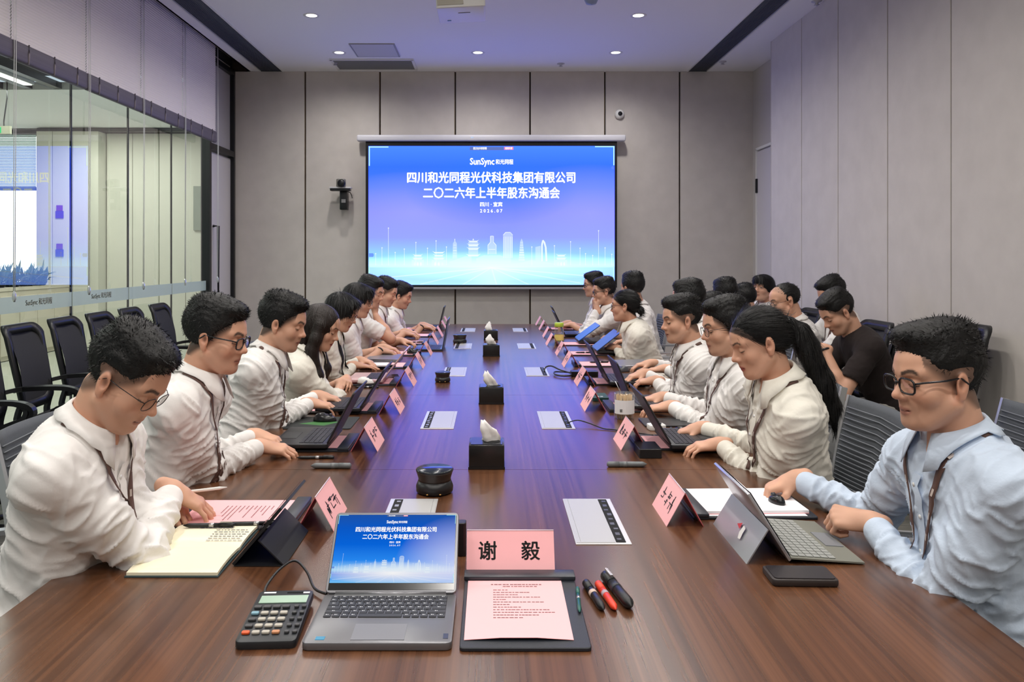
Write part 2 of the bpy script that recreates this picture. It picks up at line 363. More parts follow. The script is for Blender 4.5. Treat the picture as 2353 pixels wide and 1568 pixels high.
# ---- venetian blinds, one per bay, raised to a stack at the bottom
M_SLAT = mat('blind_slat', (240, 232, 230), .5); M_STACK = mat('blind_stack', (98, 92, 104), .55, var=(3, .12, (1, .3, 40))); M_TAPE = mat('ladder_tape', (150, 142, 148), .7)
XB = -3.075
by = [8.87 - .945 * i for i in range(13)]
def bay_blind(i):
    a, b = by[i + 1] + .004, by[i] - .004; c = (a + b) / 2; L = b - a
    r = empty('venetian_blind', (XB, c, ZC + .12), 0, None, 'blind')
    s = MB(); n = 49
    for k in range(n):
        z = -.03 - k * .0205; t = math.radians(80); dx, dz = .0124 * math.cos(t), .0115 * math.sin(t)
        s.add([(dx, -L / 2, z - dz), (dx, L / 2, z - dz), (-dx, L / 2, z + dz), (-dx, -L / 2, z + dz), (.0065, -L / 2, z + .001), (.0065, L / 2, z + .001)], [(0, 1, 5, 4), (4, 5, 2, 3)], 0, None, True)
    tag(s.build('slat', M_SLAT, r), kind='stuff')
    st = MB().box((0, 0, -1.07), (.05, L + .004, .13)); st.build('slat_stack', M_STACK, r, bevel=(.02, 3))
    tp = MB()
    for k in range(3): tp.tube([(.026, -L / 2 + L * (.17 + .33 * k), -1.005), (.030, -L / 2 + L * (.17 + .33 * k) - .004, -1.07), (.024, -L / 2 + L * (.17 + .33 * k), -1.136)], .006, 5)
    tag(tp.build('ladder_tape', M_TAPE, r), kind='stuff')
    MB().box((0, 0, .0), (.04, L, .05)).build('head_rail', M_WHITE, r)
    cd = MB().tube([(.03, L / 2 - .01, -.02), (.034, L / 2 - .01, -1.1), (.03, L / 2 - .012, -2.62)], .0025, 5).tube([(.03, L / 2 + .008, -.02), (.036, L / 2 + .008, -1.1), (.03, L / 2 + .004, -2.62)], .0025, 5)
    cd = cd.build('pull_cord', M_WHITE, r); MB().lathe([(.004, 0), (.012, -.02), (.013, -.05), (.006, -.07)], (.03, L / 2 - .004, -2.62), 8).build('tassel', mat('clear_tassel', (220, 225, 228), .1, trans=.6), cd)
    return r
for i in range(7): bay_blind(i)['label'] = 'grey slatted venetian blind raised high, %s from the screen wall' % NTH[i]

# ---- ceiling fittings
for (g, nm) in ((GL, 'above the blinds'), (GR, 'along the panelled wall')):
    w = g[1] - g[0]; r = empty('linear_grille', ((g[0] + g[1]) / 2, 3.3, ZC), 0, 'long dark slotted air grille in the ceiling ' + nm, 'vent')
    MB().box((0, 0, .16), (w, 13.0, .02)).build('duct', M_DARK, r)
    f = MB().box((-w / 2 + .008, 0, .03), (.016, 13, .07)).box((w / 2 - .008, 0, .03), (.016, 13, .07)); f.build('frame', M_WHITE, r)
    s = MB()
    for k in range(14): s.box((-w / 2 + .03 + k * (w - .06) / 13, 0, .012), (.005, 13, .022))
    tag(s.build('slat', M_GRILLE, r), kind='stuff')
    for k in range(9): MB().box((0, -5.6 + k * 1.4, .02), (w - .03, .008, .02)).build('cross_bar', M_GRILLE, r)
vg = empty('return_grille', (-1.38, 9.42, ZC), 0, 'grey rectangular return air grille by the screen wall', 'vent')
f = MB()
for (x, y, sx, sy) in ((0, -.24, .96, .03), (0, .24, .96, .03), (-.47, 0, .03, .5), (.47, 0, .03, .5)): f.box((x, y, -.006), (sx, sy, .02))
f.build('frame', M_WHITE, vg); MB().box((0, 0, .0), (.92, .46, .004)).build('backing', M_GRILLE, vg)
s = MB()
for k in range(22): s.box((0, -.22 + k * .021, -.006), (.91, .006, .012))
tag(s.build('slat', mat('vent_slat', (150, 152, 156), .5), vg), kind='stuff')
ap = empty('access_panel', (-1.28, 8.78, ZC - .004), 0, 'square white access hatch in the ceiling', 'panel'); MB().box((0, 0, 0), (.46, .52, .012)).build('hatch', mat('hatch_white', (196, 196, 202), .8), ap)
f = MB()
for (x, y, sx, sy) in ((0, -.265, .49, .01), (0, .265, .49, .01), (-.24, 0, .01, .53), (.24, 0, .01, .53)): f.box((x, y, .0), (sx, sy, .016))
f.build('frame', mat('hatch_edge', (170, 170, 178), .8), ap)
M_LED = glow_mat('downlight_glow', (255, 252, 246), 4.0, False)
DN = {}
for yi, yy in enumerate(LIGHT_ROWS[:3]):
    for xi, xx in enumerate(LIGHT_COLS):
        if xi == 1 and yi == 1: continue
        d = empty('downlight', (xx, yy, ZC), 0, 'round recessed white downlight, %s of the %s row from the screen wall' % (('blind side', 'middle', 'panelled wall side')[xi], NTH[yi]), 'light', 'recessed ceiling downlights')
        MB().lathe([(.052, .0), (.075, -.004), (.078, .0), (.06, .01)], n=24, cap=False).build('trim_ring', M_WHITE, d)
        MB().lathe([(.0, .0), (.054, .0)], n=24, cap=False).add([], []).build('lens', M_LED, d)
sd = empty('smoke_detector', (-.34, 7.3, ZC), 0, 'round beige smoke detector behind the projector', 'detector')
MB().lathe([(.07, 0), (.07, -.03), (.055, -.075), (.04, -.085), (0, -.085)], n=20).build('body', mat('detector', (200, 186, 180), .5), sd); MB().box((0.0, -.056, -.07), (.05, .008, .01)).build('slot', M_BLACK, sd)
s2 = empty('ceiling_sensor', (.88, 7.02, ZC), 0, 'small white dome sensor on the ceiling at the top edge', 'sensor'); MB().lathe([(.06, 0), (.06, -.02), (.045, -.05), (0, -.06)], n=18).build('dome', mat('sensor_blue', (150, 165, 200), .4), s2)
for k, (x, y, t) in enumerate(((-1.83, 9.34, 'beside the return grille'), (.82, 9.4, 'between the middle and right downlights'), (2.70, 9.3, 'by the right linear grille'), (2.9, 7.1, 'above the panelled wall'))):
    q = empty('sprinkler', (x, y, ZC), 0, 'small recessed sprinkler head ' + t, 'sprinkler'); MB().lathe([(.045, 0), (.045, -.006), (.02, -.012), (.012, -.03), (.025, -.034), (0, -.036)], n=14).build('head', mat('sprinkler_metal', (190, 190, 196), .4), q)
# projector
pj = empty('projector', (-.222, 6.0, 3.33), 0.0, 'white ceiling projector with port panel facing the room', 'projector')
Mp = Matrix.Rotation(math.radians(-3), 4, 'Y')
MB().rbox((0, 0, .075), (.36, .40, .15), .02, 0, Mp).build('case', M_WHITE, pj, bevel=(.008, 2))
MB().box((-.075, -.203, .075), (.19, .006, .11), 0, Mp).build('port_panel', mat('port_grey', (176, 172, 158), .5), pj)
for (x, z, sx, sz) in ((-.135, .10, .035, .012), (-.105, .10, .008, .008), (-.14, .07, .018, .012), (-.115, .07, .018, .012), (-.03, .1, .034, .012), (-.03, .082, .028, .008), (.0, .09, .006, .02)):
    MB().box((x, -.208, z), (sx, .006, sz), 0, Mp).build('port', M_BLACK, pj)
for (x, dx) in ((-.085, .03), (-.06, .02)): MB().tube([(x, -.21, .07), (x, -.24, .09), (x + dx * .3, -.25, .14), (x + dx, -.2, .3), (x + dx, -.1, .46)], .006, 6).build('cable', M_BLACK, pj)
MB().box((.02, -.06, -.001), (.09, .008, .004), 0, Mp).build('vent_slot', mat('slot_grey', (110, 112, 130), .6), pj); MB().box((-.1, .12, -.001), (.03, .012, .004), 0, Mp).build('status_sticker', mat('sticker_blue', (70, 130, 200), .5), pj)
MB().lathe([(.03, .15), (.03, .44), (.09, .44), (.09, .46)], n=14).build('mount_pole', M_WHITE, pj)
# dome camera on the back wall
dc = empty('dome_camera', (1.575, 9.79, 3.26), 0, 'small white round security camera on the back wall above the screen', 'camera')
Mr = Matrix.Rotation(PI / 2, 4, 'X')
MB().lathe([(.058, 0), (.058, .02), (.045, .045), (.02, .055)], (0, 0, 0), 20, 0, Mr).build('body', M_WHITE, dc); MB().lathe([(.026, .05), (.026, .062), (0, .066)], (0, 0, 0), 14, 0, Mr).build('lens', M_BLACK, dc)

# ---- conference camera on its wall bracket
PY = 9.62
def bp(px, py, Y): return ((px - VX) * Y / FPX, Y, HC - (py - VY) * Y / FPX)
cx, _, cz = bp(783, 434, PY)
vc = empty('conference_camera', (cx, PY, cz), 0, 'black conference camera on a wall bracket left of the projection screen', 'camera')
MB().box((-.005, .03, .012), (.26, .12, .018)).build('shelf', mat('shelf_silver', (205, 205, 208), .35), vc, bevel=(.004, 2))
MB().box((-.005, .02, -.012), (.24, .1, .026)).build('bracket', M_BLACK, vc, bevel=(.004, 1))
MB().box((.025, .09, -.13), (.088, .12, .24)).build('post', M_BLACK, vc, bevel=(.006, 2)); MB().box((.028, .027, -.145), (.05, .006, .042)).build('badge', mat('badge_grey', (150, 150, 150), .5), vc)
hd = MB().rbox((.0, .02, .07), (.11, .1, .10), .03); hd.build('camera_yoke', mat('yoke_grey', (120, 118, 112), .4), vc, bevel=(.012, 2))
MB().lathe([(.045, 0), (.048, .03), (.03, .04), (0, .042)], (0, 0, 0), 20, 0, Matrix.Translation((.018, -.03, .062)) @ Mr).build('lens_barrel', M_BLACK, vc)
MB().tube([(.075, .05, -.03), (.1, .09, -.04), (.11, .12, -.07), (.11, .16, -.1)], .005, 6).build('cable', M_BLACK, vc)

# ------------------------------------------------------------------ projection screen with its slide
SY = 9.66
def sx_(px): return (px - VX) * SY / FPX
def sz_(py): return HC - (py - VY) * SY / FPX
scn = empty('projection_screen', (0, 0, 0), 0, 'white pull-down projection screen showing a bright blue title slide', 'screen')
M_CASE = mat('screen_case', (206, 206, 214), .4)
for q_ in (-1.2, 1.2): MB().box((q_, SY + .105, sz_(317.5)), (.06, .06, .05)).build('wall_bracket', M_CASE, scn)
MB().box(((sx_(820) + sx_(1438)) / 2, SY + .03, sz_(317.5)), (sx_(1438) - sx_(820), .1, sz_(310) - sz_(325))).build('case', M_CASE, scn, bevel=(.02, 3))
MB().box((sx_(1129), SY + .03, sz_(662)), (sx_(1416) - sx_(843), .04, .035)).build('bottom_bar', mat('bar_grey', (176, 176, 184), .4), scn, bevel=(.008, 2))
MB().box(((sx_(840) + sx_(1418)) / 2, SY + .012, (sz_(325) + sz_(660)) / 2), (sx_(1418) - sx_(840), .006, sz_(325) - sz_(660))).build('black_border', mat('screen_border', (8, 8, 10), .8), scn)
SLIDE = (846.5, 1412.5, 335.5, 655.0)
def slide_material(name, stops, strength, glow, side, blue=1.0):
    m = bpy.data.materials.new(name); m.use_nodes = True; nt = m.node_tree; nt.nodes.clear(); L = nt.links
    uv = nt.nodes.new('ShaderNodeTexCoord'); sp = nt.nodes.new('ShaderNodeSeparateXYZ'); L.new(uv.outputs['UV'], sp.inputs[0])
    rp = nt.nodes.new('ShaderNodeValToRGB'); rp.color_ramp.interpolation = 'LINEAR'
    for i, (p, c) in enumerate(stops):
        e = rp.color_ramp.elements[i] if i < 2 else rp.color_ramp.elements.new(p)
        e.position = p; e.color = (*lin(c), 1)
    L.new(sp.outputs['Y'], rp.inputs[0])
    def blob(cx, cy, sx, sy, prev, col, amount, power=1.0):
        mp = nt.nodes.new('ShaderNodeMapping'); mp.inputs['Location'].default_value = (-cx / sx, -cy / sy, 0); mp.inputs['Scale'].default_value = (1 / sx, 1 / sy, 0)
        L.new(uv.outputs['UV'], mp.inputs['Vector'])
        g = nt.nodes.new('ShaderNodeTexGradient'); g.gradient_type = 'SPHERICAL'; L.new(mp.outputs[0], g.inputs[0])
        pw = nt.nodes.new('ShaderNodeMath'); pw.operation = 'POWER'; pw.inputs[1].default_value = power; L.new(g.outputs['Fac'], pw.inputs[0])
        ml = nt.nodes.new('ShaderNodeMath'); ml.operation = 'MULTIPLY'; ml.inputs[1].default_value = amount; L.new(pw.outputs[0], ml.inputs[0])
        mx = nt.nodes.new('ShaderNodeMix'); mx.data_type = 'RGBA'; L.new(ml.outputs[0], mx.inputs[0]); L.new(prev, mx.inputs[6]); mx.inputs[7].default_value = (*lin(col), 1)
        return mx.outputs[2]
    c = rp.outputs[0]
    for s in side: c = blob(*s[:4], c, s[4], s[5], s[6])
    for s in glow: c = blob(*s[:4], c, s[4], s[5], s[6])
    bo = nt.nodes.new('ShaderNodeVectorMath'); bo.operation = 'MULTIPLY'; bo.inputs[1].default_value = (1.0 - .09 * (blue - 1), 1.0 + .32 * (blue - 1), blue); L.new(c, bo.inputs[0])
    e = nt.nodes.new('ShaderNodeEmission'); e.inputs[1].default_value = strength; L.new(bo.outputs[0], e.inputs[0])
    o = nt.nodes.new('ShaderNodeOutputMaterial'); L.new(e.outputs[0], o.inputs[0]); return m
STOPS = [(0.0, (200, 205, 250)), (1.0, (84, 116, 238)), (.125, (176, 180, 240)), (.14, (226, 240, 255)), (.2, (168, 188, 255)), (.34, (156, 136, 252)), (.52, (142, 116, 248)), (.7, (82, 104, 252)), (.85, (64, 98, 246))]
GLOW = [(.5, .135, .62, .11, (255, 255, 255), 1.0, 1.0), (.5, .02, .14, .16, (255, 225, 240), .5, 1.2)]
SIDE = [(.18, .52, .42, .3, (184, 146, 255), .6, .8), (.9, .52, .4, .35, (184, 146, 255), .6, .8), (.5, .68, .35, .25, (54, 104, 250), .6, .8)]
M_SLIDE = slide_material('slide_glow', STOPS, 1.15, GLOW, SIDE, 2.6)   # blue raised past display white so the screen tints table and ceiling
def slide_quad(x0, x1, z0, z1, y, name, m, parent, M=None):
    me = bpy.data.meshes.new(name); pts = [(x0, y, z0), (x1, y, z0), (x1, y, z1), (x0, y, z1)]
    if M is not None: pts = [tuple(M @ Vector(p)) for p in pts]
    me.from_pydata(pts, [], [(0, 1, 2, 3)]); u = me.uv_layers.new(name='UVMap')
    for i, c in enumerate(((0, 0), (1, 0), (1, 1), (0, 1))): u.data[i].uv = c
    me.materials.append(m); return link(name, me, parent)
slide = slide_quad(sx_(SLIDE[0]), sx_(SLIDE[1]), sz_(SLIDE[3]), sz_(SLIDE[2]), SY + .006, 'slide', M_SLIDE, scn)
def slide_art(root, to, frame, strength):
    """skyline, rays, corner marks and titles of the slide; `to` maps slide pixels of the big screen to a matrix-ready point"""
    gw = glow_mat('slide_white_%s' % frame, (255, 255, 255), strength * 1.15, False)
    def mixmat(nm, rgb, a):
        key = nm + frame
        if key in MATS: return MATS[key]
        m = bpy.data.materials.new(key); m.use_nodes = True; MATS[key] = m; nt = m.node_tree; nt.nodes.clear()
        e = nt.nodes.new('ShaderNodeEmission'); e.inputs[0].default_value = (*lin(rgb), 1); e.inputs[1].default_value = strength; t = nt.nodes.new('ShaderNodeBsdfTransparent')
        x = nt.nodes.new('ShaderNodeMixShader'); x.inputs[0].default_value = a; o = nt.nodes.new('ShaderNodeOutputMaterial')
        nt.links.new(t.outputs[0], x.inputs[1]); nt.links.new(e.outputs[0], x.inputs[2]); nt.links.new(x.outputs[0], o.inputs[0]); m.cycles.emission_sampling = 'NONE'; return m
    soft = mixmat('skyline_soft', (228, 244, 255), .42); line = mixmat('skyline_line', (244, 252, 255), .8); cy = mixmat('corner_mark', (190, 250, 245), .95); ray = mixmat('slide_ray', (255, 255, 255), .3)
    fill = MB(); ln = MB(); rays = MB(); cor = MB()
    def P(x, y): return to(800 + x / 3.565, 300 + y / 3.565)
    def poly(b, pts): b.quad([P(*p) for p in pts])
    def bar(b, x0, y0, x1, y1, w):
        d = math.hypot(x1 - x0, y1 - y0) or 1; nx, ny = -(y1 - y0) / d * w / 2, (x1 - x0) / d * w / 2
        b.quad([P(x0 + nx, y0 + ny), P(x1 + nx, y1 + ny), P(x1 - nx, y1 - ny), P(x0 - nx, y0 - ny)])
    def roof(x, y, w, h):
        poly(ln, [(x - w / 2, y), (x - w / 2 + w * .12, y + h * .45), (x - w / 2 + w * .2, y + h), (x + w / 2 - w * .2, y + h), (x + w / 2 - w * .12, y + h * .45), (x + w / 2, y), (x + w * .3, y + h * .4), (x - w * .3, y + h * .4)])
    def gate(x, s):
        poly(fill, [(x - 50 * s, 1110), (x - 50 * s, 1060), (x + 50 * s, 1060), (x + 50 * s, 1110)])
        for k in range(3): poly(ln, [(x - 32 * s + k * 25 * s, 1108), (x - 32 * s + k * 25 * s, 1086), (x - 25 * s + k * 25 * s, 1078), (x - 18 * s + k * 25 * s, 1086), (x - 18 * s + k * 25 * s, 1108)])
        roof(x, 1040, 100 * s, 16); roof(x, 1012, 86 * s, 18); poly(fill, [(x - 34 * s, 1060), (x - 34 * s, 1030), (x + 34 * s, 1030), (x + 34 * s, 1060)])
    gate(570, 1.0); gate(742, 1.15); gate(1745, 1.0)
    roof(742, 988, 110, 20)
    for (y, w) in ((895, 96), (925, 110), (955, 116), (1010, 126)): roof(1025, y, w, 22)
    poly(fill, [(985, 1030), (985, 912), (1065, 912), (1065, 1030)]); poly(ln, [(1018, 900), (1025, 884), (1032, 900)])
    poly(fill, [(855, 1050), (858, 925), (874, 900), (890, 925), (893, 1050)]); bar(ln, 874, 905, 874, 888, 5)
    for k in range(5): bar(ln, 860, 940 + k * 22, 888, 940 + k * 22, 5)
    poly(fill, [(1145, 1015), (1145, 940), (1165, 915), (1165, 866), (1190, 866), (1190, 915), (1212, 940), (1212, 1015)])
    for a in ((1145, 1015, 1145, 940), (1212, 1015, 1212, 940), (1145, 940, 1166, 915), (1212, 940, 1190, 915), (1166, 915, 1166, 866), (1190, 915, 1190, 866), (1166, 866, 1190, 866), (1150, 975, 1206, 975)): bar(ln, *a, 5)
    poly(fill, [(1270, 1045), (1270, 858), (1290, 835), (1328, 835), (1348, 858), (1348, 1045)])
    for k in range(6): bar(ln, 1274 + k * 14, 1045, 1274 + k * 14, 870, 4)
    bar(ln, 1270, 858, 1290, 835, 5); bar(ln, 1348, 858, 1328, 835, 5); bar(ln, 1290, 835, 1328, 835, 5)
    for k in range(8): bar(ln, 1403 - k * .1 + k * 2 - 6, 1060 - k * 20, 1440 - k * 2 + 6, 1060 - k * 20, 7)
    poly(fill, [(1396, 1070), (1410, 910), (1421, 885), (1432, 910), (1446, 1070)])
    poly(fill, [(1534, 1070), (1534, 955), (1578, 945), (1578, 1070)]); poly(ln, [(1582, 1072), (1582, 930), (1590, 900), (1600, 896), (1614, 915), (1626, 960), (1632, 1072), (1618, 1072), (1612, 960), (1600, 915), (1594, 940), (1594, 1072)])
    poly(fill, [(830, 1075), (960, 1030), (1010, 1030), (1010, 1090), (830, 1090)]); poly(fill, [(1050, 1085), (1050, 1048), (1110, 1022), (1240, 1022), (1335, 1048), (1335, 1085)])
    poly(fill, [(1380, 1092), (1500, 1062), (1560, 1068), (1640, 1082), (1690, 1092)])
    for (x, y) in ((330, 800), (277, 962), (555, 918), (460, 972), (650, 965), (720, 905), (225, 1010), (385, 1000), (1822, 912), (1900, 965), (2052, 822), (2105, 962), (1690, 945), (1505, 955), (1945, 1010), (2160, 1015), (2003, 1025), (805, 955)):
        bar(ln, x, 1105, x, y, 3); poly(ln, [(x - 6, y), (x, y - 6), (x + 6, y), (x, y + 6)])
    for (x1, y1, w) in ((200, 1215, 10), (590, 1260, 8), (940, 1262, 8), (1215, 1262, 10), (1480, 1262, 8), (1900, 1250, 8), (2170, 1210, 10)): bar(rays, 1175, 1125, x1, y1, w)
    bar(rays, 176, 1118, 2168, 1118, 5)
    for (x0, y0, x1, y1) in ((168, 135, 330, 135), (173, 130, 173, 290), (2022, 132, 2182, 132), (2177, 130, 2177, 285), (170, 1120, 170, 1190), (2175, 1120, 2175, 1260)): bar(cor, x0, y0, x1, y1, 9)
    for b_, n_, m_ in ((fill, 'skyline_fill', soft), (ln, 'skyline_line', line), (rays, 'light_rays', ray), (cor, 'corner_marks', cy)): tag(b_.build(n_, m_, root), kind='stuff')
    tb = MB(); poly(tb, [(996, 162), (996, 134), (1276, 134), (1276, 162)]); tb.build('share_toolbar', mixmat('toolbar_grey', (96, 112, 150), .9), root)
    tb = MB(); poly(tb, [(1278, 158), (1278, 134), (1354, 134), (1354, 158)]); tb.build('stop_button', mixmat('toolbar_red', (240, 120, 130), .95), root)
    tb = MB(); poly(tb, [(170, 1036), (170, 1006), (205, 1006), (211, 1021), (205, 1036)]); poly(tb, [(2154, 305), (2160, 294), (2180, 290), (2180, 320), (2160, 316)]); tb.build('side_tab', mixmat('tab_blue', (96, 130, 220), .8), root)
    def tx(t, x, y, size, bold, w, nm):
        o = to(800 + x / 3.565, 300 + y / 3.565); ux = Vector(to(801 + x / 3.565, 300 + y / 3.565)) - Vector(o); uy = Vector(to(800 + x / 3.565, 299 + y / 3.565)) - Vector(o)
        k = ux.length; zx = ux.normalized(); zy = uy.normalized(); zz = zx.cross(zy)
        M = Matrix(((zx.x, zy.x, zz.x, o[0]), (zx.y, zy.y, zz.y, o[1]), (zx.z, zy.z, zz.z, o[2]), (0, 0, 0, 1)))
        text_mesh(t, size * k / 3.565, M @ Matrix.Translation((0, 0, k * .3)), gw, nm, bold * k / 3.565, 1.0, root, width=w * k / 3.565)
    tx('四川和光同程光伏科技集团有限公司', 1172, 392, 98, 3.2, 1380, 'title_line'); tx('二〇二六年上半年股东沟通会', 1174, 518, 98, 3.2, 1122, 'title_line')
    tx('四川 · 宜宾', 1172, 608, 40, 1.2, 184, 'place_line'); tx('2 0 2 6 . 0 7', 1172, 660, 38, 1.2, 184, 'date_line')
    tx('SunSync', 1098, 256, 76, 2.6, 202, 'wordmark'); tx('和光同程', 1280, 260, 44, 1.4, 146, 'wordmark')
    tx('您正在共享屏幕', 1080, 148, 22, .6, 112, 'toolbar_text'); tx('结束共享', 1316, 147, 20, .6, 60, 'toolbar_text')
slide_art(slide, lambda x, y: (sx_(x), SY + .003, sz_(y)), 'big', 1.25)
tag(text_mesh('● ●', .03, Matrix.Translation((sx_(1085), SY - .022, sz_(317))) @ Matrix.Rotation(PI / 2, 4, 'X'), glow_mat('case_led', (200, 220, 255), 1.0, False), 'status_led', parent=scn, width=.03))

# ------------------------------------------------------------------ conference table
def wood(name, a, b, rough=.28):
    m = bpy.data.materials.new(name); m.use_nodes = True; MATS[name] = m; nt = m.node_tree; L = nt.links; bs = nt.nodes['Principled BSDF']
    tc = nt.nodes.new('ShaderNodeTexCoord'); mp = nt.nodes.new('ShaderNodeMapping'); mp.inputs['Scale'].default_value = (62, .55, 62); L.new(tc.outputs['Object'], mp.inputs[0])
    n = nt.nodes.new('ShaderNodeTexNoise'); n.inputs['Scale'].default_value = 1.0; n.inputs['Detail'].default_value = 4; n.inputs['Roughness'].default_value = .55; L.new(mp.outputs[0], n.inputs[0])
    m2 = nt.nodes.new('ShaderNodeMapping'); m2.inputs['Scale'].default_value = (7, .35, 7); L.new(tc.outputs['Object'], m2.inputs[0])
    n2 = nt.nodes.new('ShaderNodeTexNoise'); n2.inputs['Scale'].default_value = 1.0; n2.inputs['Detail'].default_value = 3; L.new(m2.outputs[0], n2.inputs[0])
    ad = nt.nodes.new('ShaderNodeMath'); ad.operation = 'MULTIPLY_ADD'; ad.inputs[1].default_value = .45; L.new(n2.outputs['Fac'], ad.inputs[0])
    hm = nt.nodes.new('ShaderNodeMath'); hm.operation = 'MULTIPLY'; hm.inputs[1].default_value = .62; L.new(n.outputs['Fac'], hm.inputs[0]); L.new(hm.outputs[0], ad.inputs[2])
    r = nt.nodes.new('ShaderNodeValToRGB'); r.color_ramp.elements[0].position = .36; r.color_ramp.elements[1].position = .72
    r.color_ramp.elements[0].color = (*lin(a), 1); r.color_ramp.elements[1].color = (*lin(b), 1); L.new(ad.outputs[0], r.inputs[0]); L.new(r.outputs[0], bs.inputs['Base Color'])
    bs.inputs['Roughness'].default_value = rough; bs.inputs['Specular IOR Level'].default_value = .7
    return m
M_WOOD = wood('walnut', (62, 37, 24), (112, 73, 48), .25)
tb = empty('conference_table', (0, 4.6, 0), 0, 'long walnut conference table with white socket plates down its length', 'table')
seams = [.45, 1.31, 2.84, 4.37, 5.90, 7.43, 8.97]
for a, b in zip(seams[:-1], seams[1:]):
    MB().box((0, (a + b) / 2 - 4.6, TT - .02), (2.07, b - a - .0025, .04)).build('top_panel', M_WOOD, tb)
    for sx in (-1, 1): MB().box((sx * .6, (a + b) / 2 - 4.6, .345), (.05, .9, .69)).build('leg', M_WOOD, tb)
MB().box((0, 0, .64), (1.2, 8.3, .14)).build('apron', M_WOOD, tb)
